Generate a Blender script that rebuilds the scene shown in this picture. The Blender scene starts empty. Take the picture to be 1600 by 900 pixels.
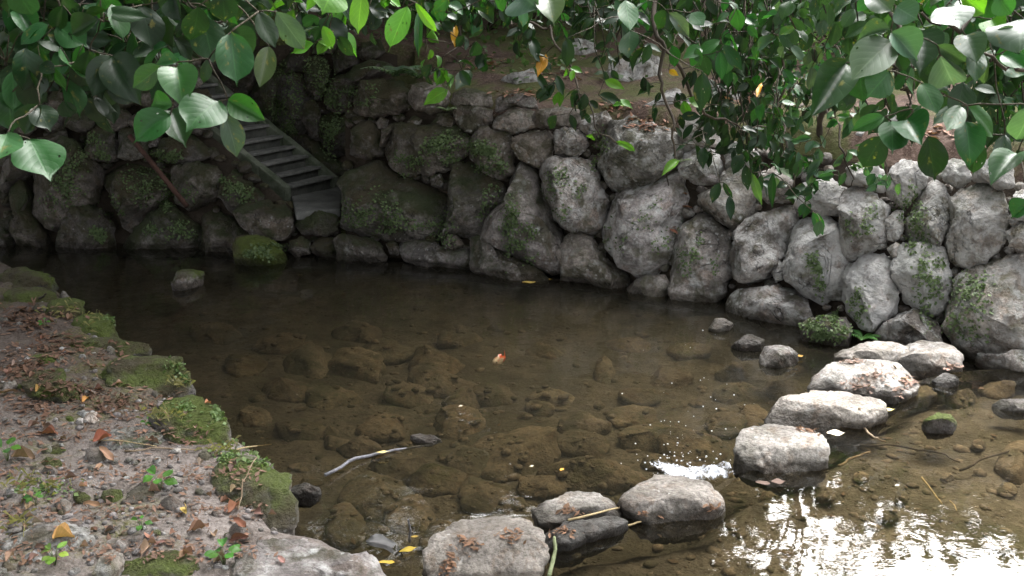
import bpy, bmesh, math, random
import numpy as np
from mathutils import Vector, Matrix, noise as mn

# ------------------------------------------------------------------ camera, world, sun, exposure
sc = bpy.context.scene
C = sc.collection
H = 2.5; PITCH = math.radians(16.0); F = 1570.0        # camera height over the pool, tilt, focal length in photo pixels
cam_d = bpy.data.cameras.new('camera'); cam = bpy.data.objects.new('camera', cam_d); C.objects.link(cam)
cam.location = (0, 0, H); cam.rotation_euler = (math.pi/2 - PITCH, 0, 0)
cam_d.sensor_width = 36.0; cam_d.lens = F/1600*36.0; cam_d.clip_start = 0.05; cam_d.clip_end = 500
cam_d.dof.use_dof = True; cam_d.dof.focus_distance = 5.5; cam_d.dof.aperture_fstop = 11.0
sc.camera = cam
SUN_EL, SUN_AZ = math.radians(56), math.radians(24)    # azimuth from +Y (view direction) towards +X (right)
w = bpy.data.worlds.new('World'); sc.world = w; w.use_nodes = True
wn = w.node_tree; wn.nodes.clear()
sky = wn.nodes.new('ShaderNodeTexSky'); sky.sky_type = 'NISHITA'; sky.sun_disc = False
sky.sun_elevation = SUN_EL; sky.sun_rotation = SUN_AZ; sky.air_density = 1.0; sky.dust_density = 10.0; sky.ozone_density = 1.0
hs = wn.nodes.new('ShaderNodeHueSaturation'); hs.inputs['Saturation'].default_value = 0.18
bg = wn.nodes.new('ShaderNodeBackground'); bg.inputs['Strength'].default_value = 0.15
wo = wn.nodes.new('ShaderNodeOutputWorld')
wn.links.new(sky.outputs[0], hs.inputs['Color']); wn.links.new(hs.outputs[0], bg.inputs['Color']); wn.links.new(bg.outputs[0], wo.inputs['Surface'])
sun_d = bpy.data.lights.new('sun', 'SUN'); sun_d.energy = 1.5; sun_d.angle = math.radians(64); sun_d.color = (1.0, 0.99, 0.98)
sun = bpy.data.objects.new('sun', sun_d); C.objects.link(sun)
sv = Vector((math.sin(SUN_AZ)*math.cos(SUN_EL), math.cos(SUN_AZ)*math.cos(SUN_EL), math.sin(SUN_EL)))
sun.rotation_euler = sv.to_track_quat('Z', 'Y').to_euler(); sun.location = (6, 4, 14)
sc.view_settings.view_transform = 'Standard'; sc.view_settings.look = 'None'
sc.view_settings.exposure = 2.55; sc.view_settings.gamma = 1.0
sc.cycles.use_denoising = True; sc.cycles.max_bounces = 8; sc.cycles.transparent_max_bounces = 16
sc.cycles.sample_clamp_indirect = 6.0

# ------------------------------------------------------------------ helpers: pixels of the photograph to places
rnd = random.Random(7)
O = Vector((0, 0, H))
FW = Vector((0, math.cos(PITCH), -math.sin(PITCH))); UP = Vector((0, math.sin(PITCH), math.cos(PITCH))); RT = Vector((1, 0, 0))
def ray(u, v): return RT*((u-800)/F) + UP*(-(v-450)/F) + FW
def hit_z(u, v, z=0.0):
    d = ray(u, v); return O + d*((z-H)/d.z)
def hit_plane(u, v, p, n):
    d = ray(u, v); return O + d*((p-O).dot(n)/d.dot(n))
def at(u, v, depth): return O + ray(u, v)*depth
def interp(x, xs, ys): return float(np.interp(x, xs, ys))
BASE = [hit_z(u, v, 0.0) for u, v in [(-400,374),(-100,384),(80,386),(185,388),(305,391),(395,399),(528,404),(620,412),(735,425),(855,438),(970,451),(1040,468),(1130,478),(1230,503),(1330,530),(1480,556),(1600,590),(1800,650),(2300,740)]]
BX = [p.x for p in BASE]; BY = [p.y for p in BASE]
BYS = np.array(BY)
KB = 0.34                                                # how far the walls lean back
def yb(x): return interp(x, BX, BY)
def dyb(x): return (yb(x+0.3)-yb(x-0.3))/0.6
def wallf(p): return p.y - yb(p.x) - KB*p.z*math.sqrt(1+dyb(p.x)**2)
def hit_wall(u, v):
    d = ray(u, v); a, b = 2.0, 25.0
    for _ in range(40):
        m = (a+b)/2
        if wallf(O+d*m) > 0: b = m
        else: a = m
    return O + d*a
def wall_n(p):
    s = dyb(p.x); return Vector((s, -1, KB*math.sqrt(1+s*s))).normalized()
# stairs: A front corner, B back corner of the lowest step, on the landing
LZ = 0.45
SA = hit_z(453, 306, LZ); SB = hit_z(517, 290, LZ)
SWID = (SB-SA).length; SW = (SB-SA).normalized(); SD = Vector((-0.976, 0.218, 0))    # SD points up the stairs, a little skew to the steps
RISE, RUN, NST = 0.113, 0.150, 16
SLOPE = RISE/RUN
BKP = SB + SW*0.22; BKN = (Vector((-0.218,-0.976,0.0)) + Vector((0,0,0.16))).normalized()

def fbm(p, s=1.0, o=4): return mn.fractal(Vector(p)*s, 1.0, 2.0, o)
def link(name, me, mat=None, parent=None):
    o = bpy.data.objects.new(name, me); C.objects.link(o)
    if mat and me and not me.materials: me.materials.append(mat)
    if parent: o.parent = parent
    return o
def tag(o, label=None, cat=None, group=None, kind=None):
    for k, v in (('label',label),('category',cat),('group',group),('kind',kind)):
        if v: o[k] = v
    return o
def empty(name, loc, label=None, cat=None, group=None):
    o = bpy.data.objects.new(name, None); C.objects.link(o); o.location = loc; o.empty_display_size = 0.1
    return tag(o, label, cat, group)
def child(o, parent):                                    # keep the world place while parenting to an unrotated empty
    o.parent = parent; o.location = o.location - parent.location
    return o
def mesh(name, vs, fs, smooth=True, uv=None):
    me = bpy.data.meshes.new(name); me.from_pydata([tuple(v) for v in vs], [], fs); me.update()
    if smooth: me.polygons.foreach_set('use_smooth', [True]*len(me.polygons))
    if uv is not None:
        l = me.uv_layers.new(name='UVMap'); li = np.zeros(len(me.loops), dtype=np.int32); me.loops.foreach_get('vertex_index', li)
        l.data.foreach_set('uv', np.asarray(uv, dtype=np.float32)[li].ravel())
    return me
def tube(pts, rads, n=6, jit=0.0, seed=0):
    r = random.Random(seed); vs = []; fs = []
    pts = [Vector(p) for p in pts]
    for i, p in enumerate(pts):
        t = (pts[min(i+1,len(pts)-1)]-pts[max(i-1,0)]).normalized()
        a = t.cross(Vector((0.3,0.2,1)) if abs(t.z) < 0.9 else Vector((1,0,0))).normalized(); b = t.cross(a)
        for k in range(n):
            q = 2*math.pi*k/n; rr = rads[i]*(1+jit*(r.random()-.5))
            vs.append(p + a*(math.cos(q)*rr) + b*(math.sin(q)*rr))
    for i in range(len(pts)-1):
        for k in range(n): fs.append((i*n+k, i*n+(k+1)%n, (i+1)*n+(k+1)%n, (i+1)*n+k))
    fs.append(tuple(range(n-1,-1,-1))); fs.append(tuple(range((len(pts)-1)*n, len(pts)*n)))
    return vs, fs
def join(parts):
    vs = []; fs = []
    for v, f in parts:
        k = len(vs); vs += list(v); fs += [tuple(i+k for i in q) for q in f]
    return vs, fs
def curve_pts(p0, p1, sag=0.1, n=7, seed=0, wob=0.02):
    r = random.Random(seed); out = []
    ph = [r.uniform(0,6.28) for _ in range(3)]
    for i in range(n):
        t = i/(n-1); p = p0.lerp(p1, t); e = math.sin(t*math.pi)
        out.append(p + Vector((wob*math.sin(5*t+ph[0]), wob*math.sin(4*t+ph[1]), wob*math.sin(6*t+ph[2])))*e + Vector((0,0,sag))*e)
    return out

# ------------------------------------------------------------------ materials (all procedural)
class NT:
    def __init__(s, name):
        s.m = bpy.data.materials.new(name); s.m.use_nodes = True; s.t = s.m.node_tree; s.t.nodes.clear()
        s.out = s.t.nodes.new('ShaderNodeOutputMaterial')
    def n(s, ty, props=None, **inp):
        o = s.t.nodes.new('ShaderNode'+ty)
        for k, v in (props or {}).items(): setattr(o, k, v)
        for k, v in inp.items():
            k = int(k[1:]) if k[0] == '_' and k[1:].isdigit() else k.replace('_', ' ')
            s.put(o.inputs[k], v)
        return o
    def put(s, sock, v):
        if isinstance(v, bpy.types.NodeSocket): s.t.links.new(v, sock)
        elif isinstance(v, bpy.types.Node): s.t.links.new(v.outputs[0], sock)
        else:
            if isinstance(v, tuple) and len(v) == 3 and sock.type == 'RGBA': v = v + (1,)
            sock.default_value = v
    def math(s, op, a, b=0.0, c=0.0, clamp=False):
        o = s.n('Math', {'operation': op, 'use_clamp': clamp}, _0=a, _1=b)
        if op in ('MULTIPLY_ADD','SMOOTH_MIN','COMPARE'): s.put(o.inputs[2], c)
        return o.outputs[0]
    def mix(s, f, a, b, mode='MIX'):
        o = s.t.nodes.new('ShaderNodeMix'); o.data_type = 'RGBA'; o.blend_type = mode
        s.put(o.inputs[0], f); s.put(o.inputs[6], a); s.put(o.inputs[7], b); return o.outputs[2]
    def ramp(s, x, lo, hi, a=0.0, b=1.0):
        return s.n('MapRange', {'interpolation_type': 'SMOOTHSTEP'}, _0=x, _1=lo, _2=hi, _3=a, _4=b).outputs[0]
    def noise(s, vec, scale, detail=5.0, rough=0.55, dist=0.0):
        return s.n('TexNoise', None, Vector=vec, Scale=scale, Detail=detail, Roughness=rough, Distortion=dist).outputs[0]
    def bump(s, h, strength, dist, normal=None):
        o = s.n('Bump', None, Strength=strength, Distance=dist, Height=h)
        if normal is not None: s.put(o.inputs['Normal'], normal)
        return o.outputs[0]
    def pbsdf(s, col, rough, normal=None, spec=0.5, **k):
        o = s.n('BsdfPrincipled', None, Base_Color=col, Roughness=rough)
        o.inputs['Specular IOR Level'].default_value = spec
        if normal is not None: s.put(o.inputs['Normal'], normal)
        return o
    def done(s, sh):
        s.t.links.new(sh.outputs[0] if isinstance(sh, bpy.types.Node) else sh, s.out.inputs[0]); return s.m

def mat_stone(name, dark, light, brown, moss_c, wet_top=0.05, wet=0.42, bump=0.10, crk=0.6, algae=0.8):
    """object colour: r = moss cover, g = lichen cover, b = tone"""
    t = NT(name)
    geo = t.n('NewGeometry'); oi = t.n('ObjectInfo')
    pos = geo.outputs['Position']
    off = t.math('MULTIPLY', oi.outputs['Random'], 61.0)
    vec = t.n('VectorMath', {'operation':'ADD'}, _0=pos, _1=t.n('CombineXYZ', None, X=off, Y=off).outputs[0]).outputs[0]
    pc = t.n('SeparateColor', None, Color=oi.outputs['Color'])
    moss, lich, tone = pc.outputs[0], pc.outputs[1], pc.outputs[2]
    n1 = t.noise(vec, 2.6, 8, 0.6, 0.4); n2 = t.noise(vec, 9.0, 8, 0.65); n3 = t.noise(vec, 45.0, 6, 0.7); n4 = t.noise(vec, 2.2, 4, 0.6, 0.5)
    col = t.mix(t.ramp(n1, 0.38, 0.62), dark, light)
    col = t.mix(t.ramp(n2, 0.48, 0.68, 0, 0.55), col, brown)
    col = t.mix(t.ramp(n3, 0.38, 0.68, 0.0, 0.6), col, (0.05,0.046,0.042))
    alg = t.ramp(t.noise(vec, 3.7, 5, 0.6, 0.8), 0.46, 0.62, 0, algae); col = t.mix(alg, col, (0.058,0.058,0.036))
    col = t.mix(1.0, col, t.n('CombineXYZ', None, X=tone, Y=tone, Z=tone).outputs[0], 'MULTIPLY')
    tint_ = t.mix(t.math('FRACT', t.math('MULTIPLY', oi.outputs['Random'], 5.7)), (2.14,2.0,1.84), t.mix(t.math('FRACT', t.math('MULTIPLY', oi.outputs['Random'], 17.3)), (1.96,2.0,1.84), (2.02,1.97,2.02)))
    col = t.mix(1.0, col, tint_, 'MULTIPLY')
    stain = t.ramp(t.noise(vec, 5.2, 6, 0.62, 1.5), 0.52, 0.64, 0, 0.55); col = t.mix(stain, col, t.mix(1.0, col, (0.74,0.60,0.50), 'MULTIPLY'))
    cr = t.noise(vec, 2.1, 4, 0.55, 1.2); crack = t.ramp(t.math('ABSOLUTE', t.math('SUBTRACT', cr, 0.5)), 0.0, 0.012, 1, 0); crack = t.math('MULTIPLY', crack, t.ramp(n4, 0.45, 0.6))
    col = t.mix(t.math('MULTIPLY', crack, crk), col, (0.03,0.027,0.024))
    # lichen: pale crusts, from specks to patches
    vo = t.n('TexVoronoi', None, Vector=vec, Scale=17.0, Randomness=1.0)
    vo2 = t.n('TexVoronoi', None, Vector=vec, Scale=8.0, Randomness=1.0)
    rad = t.math('MULTIPLY', t.math('ADD', t.math('MULTIPLY', n1, 1.5), -0.42), lich)
    wob = t.math('MULTIPLY', t.math('SUBTRACT', n3, 0.5), 0.5)
    sp = t.math('SUBTRACT', rad, t.math('ADD', vo.outputs['Distance'], wob))
    sp2 = t.math('SUBTRACT', t.math('MULTIPLY', rad, 0.85), t.math('ADD', vo2.outputs['Distance'], wob))
    zone = t.ramp(n4, 0.42, 0.60); lm = t.math('MAXIMUM', t.math('MULTIPLY', t.ramp(sp, -0.10, 0.06), t.math('MULTIPLY', zone, 0.75)), t.math('MULTIPLY', t.ramp(sp2, -0.10, 0.12), zone))
    patch = t.ramp(t.math('ADD', t.math('MULTIPLY', n2, 0.7), t.math('MULTIPLY', lich, 0.24)), 0.47, 0.62)
    lm = t.math('MAXIMUM', lm, t.math('MULTIPLY', patch, 0.7))
    col = t.mix(t.math('MULTIPLY', lm, 0.85), col, t.mix(n2, (0.46,0.46,0.45), (0.68,0.69,0.68)))
    # moss: on upward faces and where the noise lets it
    nz = t.n('SeparateXYZ', None, Vector=geo.outputs['Normal']).outputs[2]
    ms = t.math('ADD', t.math('ADD', t.math('MULTIPLY', nz, 0.16), t.math('MULTIPLY', n1, 0.6)), t.math('MULTIPLY', n2, 0.35))
    mm = t.ramp(t.math('ADD', ms, t.math('MULTIPLY', moss, 0.55)), 0.74, 0.92)
    mcol = t.mix(n3, moss_c, tuple(c*2.3 for c in moss_c))
    mcol = t.mix(t.ramp(n4, 0.4, 0.62), mcol, (0.075,0.062,0.03))
    col = t.mix(t.math('MULTIPLY', mm, 0.9), col, mcol)
    # wet foot
    z = t.n('SeparateXYZ', None, Vector=pos).outputs[2]
    wm = t.ramp(t.math('SUBTRACT', z, t.math('MULTIPLY', n2, 0.10)), wet_top-0.05, wet_top-0.01, 1.0, 0.0)
    col = t.mix(wm, col, t.mix(1.0, col, (wet,wet*0.95,wet*0.88), 'MULTIPLY'))
    rough = t.math('SUBTRACT', 0.9, t.math('MULTIPLY', wm, 0.6))
    hgt = t.math('ADD', t.math('ADD', t.math('MULTIPLY', n2, 1.0), t.math('MULTIPLY', n3, 0.30)), t.math('MULTIPLY', t.math('MULTIPLY', mm, n3), 0.9))
    hgt = t.math('SUBTRACT', hgt, t.math('MULTIPLY', crack, 0.6*crk))
    nb = t.bump(hgt, 1.0, bump)
    return t.done(t.pbsdf(col, rough, nb, 0.3))
M = {}
M['wall'] = mat_stone('wall_stone', (0.100,0.093,0.088), (0.34,0.318,0.308), (0.185,0.148,0.122), (0.026,0.036,0.010))
M['step'] = mat_stone('stepping_stone', (0.22,0.212,0.205), (0.43,0.418,0.408), (0.20,0.182,0.163), (0.03,0.04,0.012), 0.105, 0.26, 0.06, 0.0, 0.3)
M['bankstone'] = mat_stone('bank_stone', (0.12,0.112,0.108), (0.30,0.285,0.28), (0.15,0.12,0.10), (0.062,0.085,0.013), 0.06, bump=0.06, crk=0.2)
M['bed'] = mat_stone('bed_stone', (0.125,0.105,0.075), (0.205,0.172,0.125), (0.10,0.080,0.055), (0.05,0.052,0.018), -5.0, bump=0.03, crk=0.0)

def mat_soil(name, kind):
    t = NT(name); geo = t.n('NewGeometry'); p = geo.outputs['Position']
    n1 = t.noise(p, 1.1, 6, 0.6); n2 = t.noise(p, 6.0, 8, 0.65); n3 = t.noise(p, 38.0, 7, 0.7); n4 = t.noise(p, 110.0, 4, 0.7)
    vo = t.n('TexVoronoi', None, Vector=p, Scale=46.0)
    if kind == 'bank':
        col = t.mix(t.ramp(n2, 0.35, 0.65), (0.125,0.105,0.093), (0.255,0.225,0.208))
        col = t.mix(t.ramp(n3, 0.5, 0.7, 0, 0.6), col, (0.075,0.052,0.040))
        col = t.mix(t.ramp(n4, 0.56, 0.72, 0, 0.6), col, (0.36,0.34,0.33))
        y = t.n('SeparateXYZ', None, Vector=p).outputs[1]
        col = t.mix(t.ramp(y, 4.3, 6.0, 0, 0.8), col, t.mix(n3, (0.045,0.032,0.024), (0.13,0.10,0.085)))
        mm = t.math('MULTIPLY', t.ramp(t.math('ADD', n1, t.math('MULTIPLY', n2, 0.5)), 0.74, 0.90), t.ramp(n3, 0.3, 0.6))
        col = t.mix(t.math('MULTIPLY', mm, 0.85), col, t.mix(n3, (0.05,0.055,0.012), (0.13,0.125,0.035)))
        z = t.n('SeparateXYZ', None, Vector=p).outputs[2]
        col = t.mix(t.ramp(z, -0.02, 0.07, 1, 0), col, (0.045,0.036,0.022))
        h = t.math('ADD', t.math('ADD', n2, t.math('MULTIPLY', n3, 0.5)), t.math('MULTIPLY', vo.outputs['Distance'], 0.25))
        nb = t.bump(h, 0.8, 0.05); r = 0.95
    elif kind == 'bed':
        col = t.mix(t.ramp(n2, 0.35, 0.65), (0.086,0.075,0.054), (0.160,0.138,0.102))
        col = t.mix(t.ramp(n1, 0.45, 0.62, 0, 0.6), col, (0.050,0.048,0.026))
        col = t.mix(t.ramp(n3, 0.5, 0.66, 0, 0.7), col, (0.045,0.033,0.018))
        col = t.mix(t.ramp(n4, 0.6, 0.72, 0, 0.5), col, (0.19,0.16,0.11))
        h = t.math('ADD', n2, t.math('MULTIPLY', n3, 0.6)); nb = t.bump(h, 0.9, 0.06); r = 0.9
    elif kind == 'hill':
        col = t.mix(t.ramp(n2, 0.35, 0.65), (0.075,0.048,0.036), (0.17,0.118,0.095))
        col = t.mix(t.ramp(n3, 0.48, 0.66, 0, 0.8), col, (0.25,0.18,0.15))
        col = t.mix(t.ramp(n4, 0.5, 0.64, 0, 0.55), col, (0.07,0.04,0.028))
        mm = t.ramp(t.math('ADD', n1, t.math('MULTIPLY', n2, 0.4)), 0.62, 0.78)
        col = t.mix(t.math('MULTIPLY', mm, 0.75), col, t.mix(n3, (0.04,0.06,0.012), (0.12,0.15,0.035)))
        h = t.math('ADD', n2, t.math('MULTIPLY', n3, 0.8)); nb = t.bump(h, 0.9, 0.08); r = 0.95
    else:
        col = t.mix(n2, (0.025,0.020,0.015), (0.075,0.058,0.042)); nb = t.bump(n3, 0.8, 0.05); r = 0.95
    return t.done(t.pbsdf(col, r, nb, 0.25))
for k in ('bank','bed','hill','core'): M['soil_'+k] = mat_soil('soil_'+k, k)

def mat_water(name, tint, rip, murk):
    t = NT(name); p = t.n('NewGeometry').outputs['Position']
    st = t.n('VectorMath', {'operation':'MULTIPLY'}, _0=p, _1=(1.0, 1.35, 1.0)).outputs[0]
    n1 = t.noise(st, 2.2, 2, 0.5, 0.3); n2 = t.noise(st, 8.0, 3, 0.5, 0.6); n3 = t.noise(st, 26.0, 2, 0.5)
    calm = t.ramp(t.noise(p, 0.55, 2), 0.40, 0.62, 0.35, 1.0)
    h = t.math('ADD', t.math('ADD', t.math('MULTIPLY', n1, 1.2), t.math('MULTIPLY', t.math('MULTIPLY', n2, calm), 0.55)), t.math('MULTIPLY', t.math('MULTIPLY', n3, calm), 0.10))
    nb = t.bump(h, 1.0, rip)
    fr = t.n('Fresnel', None, IOR=1.333, Normal=nb)
    tr = t.n('MixShader', None, _0=murk, _1=t.n('BsdfTransparent', None, Color=tint).outputs[0], _2=t.n('BsdfDiffuse', None, Color=(0.088,0.082,0.062)).outputs[0])
    gl = t.n('BsdfGlossy', None, Color=(1,1,1), Roughness=0.015, Normal=nb)
    mx = t.n('MixShader', None, _0=fr.outputs[0], _1=tr.outputs[0], _2=gl.outputs[0])
    return t.done(mx)
M['pool'] = mat_water('pool_water', (0.66,0.61,0.49), 0.005, 0.09)
M['stream'] = mat_water('stream_water', (0.74,0.69,0.58), 0.0016, 0.04)

def mat_leaf(name, gloss=0.40, trans=0.28, holes=True, veins=True, spec=0.34):
    t = NT(name); oi = t.n('ObjectInfo'); geo = t.n('NewGeometry'); uv = t.n('UVMap').outputs[0]
    rn = t.math('FRACT', t.math('ADD', oi.outputs['Random'], geo.outputs['Random Per Island']))
    x = t.n('SeparateXYZ', None, Vector=uv); u, v = x.outputs[0], x.outputs[1]
    av = t.math('ABSOLUTE', t.math('SUBTRACT', v, 0.5))
    base = oi.outputs['Color']
    col = t.mix(rn, t.mix(1.0, base, (0.70,0.74,0.72), 'MULTIPLY'), t.mix(1.0, base, (1.28,1.22,1.15), 'MULTIPLY'))
    pos = geo.outputs['Position']; nz = t.noise(pos, 30.0, 4)
    col = t.mix(t.ramp(nz, 0.4, 0.75, 0, 0.35), col, t.mix(1.0, col, (0.6,0.62,0.5), 'MULTIPLY'))
    if holes:                                              # browned and yellowed blotches on some of the leaves
        bl = t.ramp(t.noise(t.n('CombineXYZ', None, X=u, Y=v, Z=t.math('MULTIPLY', rn, 23.0)).outputs[0], 4.0, 4, 0.6), 0.60, 0.70, 0, 0.8)
        bl = t.math('MULTIPLY', bl, t.math('GREATER_THAN', t.math('FRACT', t.math('MULTIPLY', rn, 13.7)), 0.45))
        col = t.mix(bl, col, t.mix(nz, (0.10,0.075,0.02), (0.12,0.13,0.03)))
    nb = None
    if veins:
        ph = t.math('FRACT', t.math('SUBTRACT', t.math('MULTIPLY', u, 7.0), t.math('MULTIPLY', av, 5.0)))
        sv_ = t.ramp(t.math('ABSOLUTE', t.math('SUBTRACT', ph, 0.5)), 0.0, 0.10, 1, 0)
        mid = t.ramp(av, 0.010, 0.032, 1, 0)
        vn = t.math('MAXIMUM', t.math('MULTIPLY', sv_, 0.5), mid)
        col = t.mix(t.math('MULTIPLY', vn, 0.42), col, t.mix(1.0, col, (2.4,2.0,2.3), 'MULTIPLY'))
        hh = t.math('SUBTRACT', t.math('MULTIPLY', t.math('ABSOLUTE', t.math('SUBTRACT', ph, 0.5)), 0.8), vn)
        nb = t.bump(hh, 0.12, 0.003)
    pb = t.pbsdf(col, gloss, nb, spec)
    tl = t.n('BsdfTranslucent', None, Color=t.mix(1.0, col, (1.25,1.5,0.55), 'MULTIPLY'))
    sh = t.n('MixShader', None, _0=trans, _1=pb.outputs[0], _2=tl.outputs[0])
    if holes:
        q = t.n('CombineXYZ', None, X=u, Y=v, Z=t.math('MULTIPLY', rn, 40.0)).outputs[0]
        vo = t.n('TexVoronoi', None, Vector=q, Scale=4.5)
        hm = t.math('MULTIPLY', t.ramp(vo.outputs['Distance'], 0.10, 0.115, 1, 0), t.math('GREATER_THAN', t.math('FRACT', t.math('MULTIPLY', rn, 7.31)), 0.72))
        tr = t.n('BsdfTransparent'); sh = t.n('MixShader', None, _0=hm, _1=sh.outputs[0], _2=tr.outputs[0])
    return t.done(sh)
M['leaf'] = mat_leaf('leaf')
M['leaf_far'] = mat_leaf('leaf_small', 0.4, 0.35, False, False)
M['creeper'] = mat_leaf('creeper_leaf', 0.5, 0.25, False, False, 0.3)
M['dry'] = mat_leaf('dry_leaf', 0.7, 0.12, False, True, 0.25)
M['crown'] = mat_leaf('crown_leaf', 0.6, 0.35, False, False, 0.2)

def mat_simple(name, a, b, scale, rough=0.85, stretch=(1,1,1), bump=0.02, spec=0.3):
    t = NT(name); p = t.n('NewGeometry').outputs['Position']
    p = t.n('VectorMath', {'operation':'MULTIPLY'}, _0=p, _1=stretch).outputs[0]
    n1 = t.noise(p, scale, 8, 0.65); n2 = t.noise(p, scale*6, 5, 0.7)
    col = t.mix(t.ramp(n1, 0.32, 0.68), a, b); col = t.mix(t.ramp(n2, 0.5, 0.72, 0, 0.5), col, tuple(c*0.45 for c in a))
    return t.done(t.pbsdf(col, rough, t.bump(t.math('ADD', n1, t.math('MULTIPLY', n2, 0.4)), 0.7, bump), spec))
M['bark'] = mat_simple('bark', (0.030,0.024,0.018), (0.095,0.078,0.062), 9, 0.9, (1,1,0.3))
M['twig'] = mat_simple('twig', (0.022,0.018,0.011), (0.060,0.050,0.032), 14)
M['concrete'] = mat_simple('shaded_mossy_concrete', (0.030,0.032,0.028), (0.075,0.076,0.066), 4, 0.9)  # moss-dark concrete, with the risers' shade deepened in the colour
M['slab'] = mat_simple('lit_slab', (0.085,0.086,0.080), (0.17,0.168,0.158), 5, 0.85)  # paler than the risers: light on treads and landing put into the colour
M['kerb'] = mat_simple('mossy_kerb', (0.045,0.058,0.034), (0.12,0.13,0.10), 5, 0.9)
M['rust'] = mat_simple('rusty_pole', (0.035,0.016,0.011), (0.075,0.036,0.026), 12, 0.75)
M['stick'] = mat_simple('dry_stick', (0.17,0.12,0.075), (0.36,0.28,0.19), 20)
M['greystick'] = mat_simple('wet_grey_stick', (0.09,0.09,0.10), (0.24,0.24,0.27), 16, 0.35)
M['straw'] = mat_simple('straw', (0.30,0.23,0.12), (0.46,0.36,0.20), 20, 0.7)
M['reed'] = mat_simple('reed', (0.10,0.12,0.055), (0.20,0.23,0.12), 14, 0.5)
M['foam'] = mat_simple('foam', (0.74,0.77,0.82), (0.86,0.88,0.90), 20, 0.6)
def mat_fish():
    t = NT('fish_skin'); p = t.n('TexCoord').outputs['Object']
    n = t.noise(p, 22, 2); x = t.n('SeparateXYZ', None, Vector=p).outputs[0]
    col = t.mix(t.ramp(t.math('ADD', n, t.math('MULTIPLY', x, -6.0)), 0.42, 0.60), (0.85,0.12,0.02), (0.85,0.72,0.62))
    return t.done(t.pbsdf(col, 0.3))
M['fish'] = mat_fish()
# ------------------------------------------------------------------ stones
def star_radius(poly, nth):
    out = []; n = len(poly)
    for k in range(nth):
        a = 2*math.pi*k/nth; dx, dy = math.cos(a), math.sin(a); best = 0
        for i in range(n):
            (x1,y1),(x2,y2) = poly[i], poly[(i+1)%n]
            ex, ey = x2-x1, y2-y1; den = dx*ey-dy*ex
            if abs(den) < 1e-9: continue
            t = (x1*ey-y1*ex)/den; s = (x1*dy-y1*dx)/den
            if t > 0 and -1e-6 <= s <= 1+1e-6: best = max(best, t)
        out.append(best)
    med = sorted(out)[nth//2]
    out = [max(o, med*0.3) for o in out]
    out = [(out[i-1]+6*out[i]+out[(i+1)%nth])/8 for i in range(nth)]
    return out
def stone_mesh(poly, T, seed, up=None, flat=None, nth=52, nph=26, e=0.55, facets=5, rough=1.0, back=None):
    """closed boulder: outline poly in its own plane, swelling T in front and back, faceted and worn"""
    r = random.Random(seed); R = star_radius(poly, nth); size = sum(R)/nth
    back = back or T
    pl = []
    for _ in range(facets):
        a = r.uniform(0, 6.28); z = r.uniform(0.35, 0.95); q = math.sqrt(1-z*z)
        pl.append((Vector((math.cos(a)*q, math.sin(a)*q, z)), r.uniform(0.56, 0.84)))
    sx = Vector((r.uniform(0,99), r.uniform(0,99), r.uniform(0,99)))
    bd = Vector((r.uniform(-.6,.6), 1, r.uniform(-.6,.6))).normalized() if r.random() < 0.6 else Vector((1, r.uniform(-.8,.8), r.uniform(-.6,.6))).normalized()
    tx, ty = r.uniform(-.30,.30), r.uniform(-.30,.30)
    vs = []
    for j in range(nph+1):
        ph = math.pi*j/nph; c, s = math.cos(ph), math.sin(ph)
        dz = math.copysign(abs(c)**e, c); rad = s**e if s > 1e-6 else 0.0
        for k in range(nth):
            if j in (0, nph) and k: continue
            a = 2*math.pi*k/nth
            q = Vector((math.cos(a)*rad, math.sin(a)*rad, dz))
            for nrm, d in pl:
                o = q.dot(nrm)-d
                if o > 0: q = q - nrm*(o*0.97)
            p = Vector((q.x*R[k], q.y*R[k], q.z*(T if q.z > 0 else back)))
            if q.z > 0: p.z *= 1 + tx*q.x + ty*q.y
            dirn = Vector((q.x, q.y, q.z*0.8))
            b = mn.fractal(p*(1.5/size)+sx, 0.9, 2.0, 3)*0.075 + mn.fractal(p*(5.0/size)+sx, 0.7, 2.0, 5)*0.052
            ch = mn.voronoi(p*(2.1/size)+sx)[0]; b += min(ch[1]-ch[0],0.35)*0.16-0.035
            lay = p.dot(bd)*(6.5/size) + mn.noise(p*(1.6/size)+sx)*1.3; b += (abs((lay % 1.0)-0.5)-0.25)*0.05
            p += dirn*(b*size*rough)
            if up is not None:
                o = p.dot(up)-flat
                if o > 0: p = p - up*(o*0.82)
            vs.append(p)
    fs = []
    for k in range(nth): fs.append((0, 1+k, 1+(k+1)%nth))
    for j in range(1, nph-1):
        for k in range(nth):
            a = 1+(j-1)*nth
            fs.append((a+k, a+nth+k, a+nth+(k+1)%nth, a+(k+1)%nth))
    a = 1+(nph-2)*nth; L = len(vs)-1
    for k in range(nth): fs.append((a+k, L, a+(k+1)%nth))
    return mesh('stone', vs, fs)
NSEED = [100]
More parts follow.
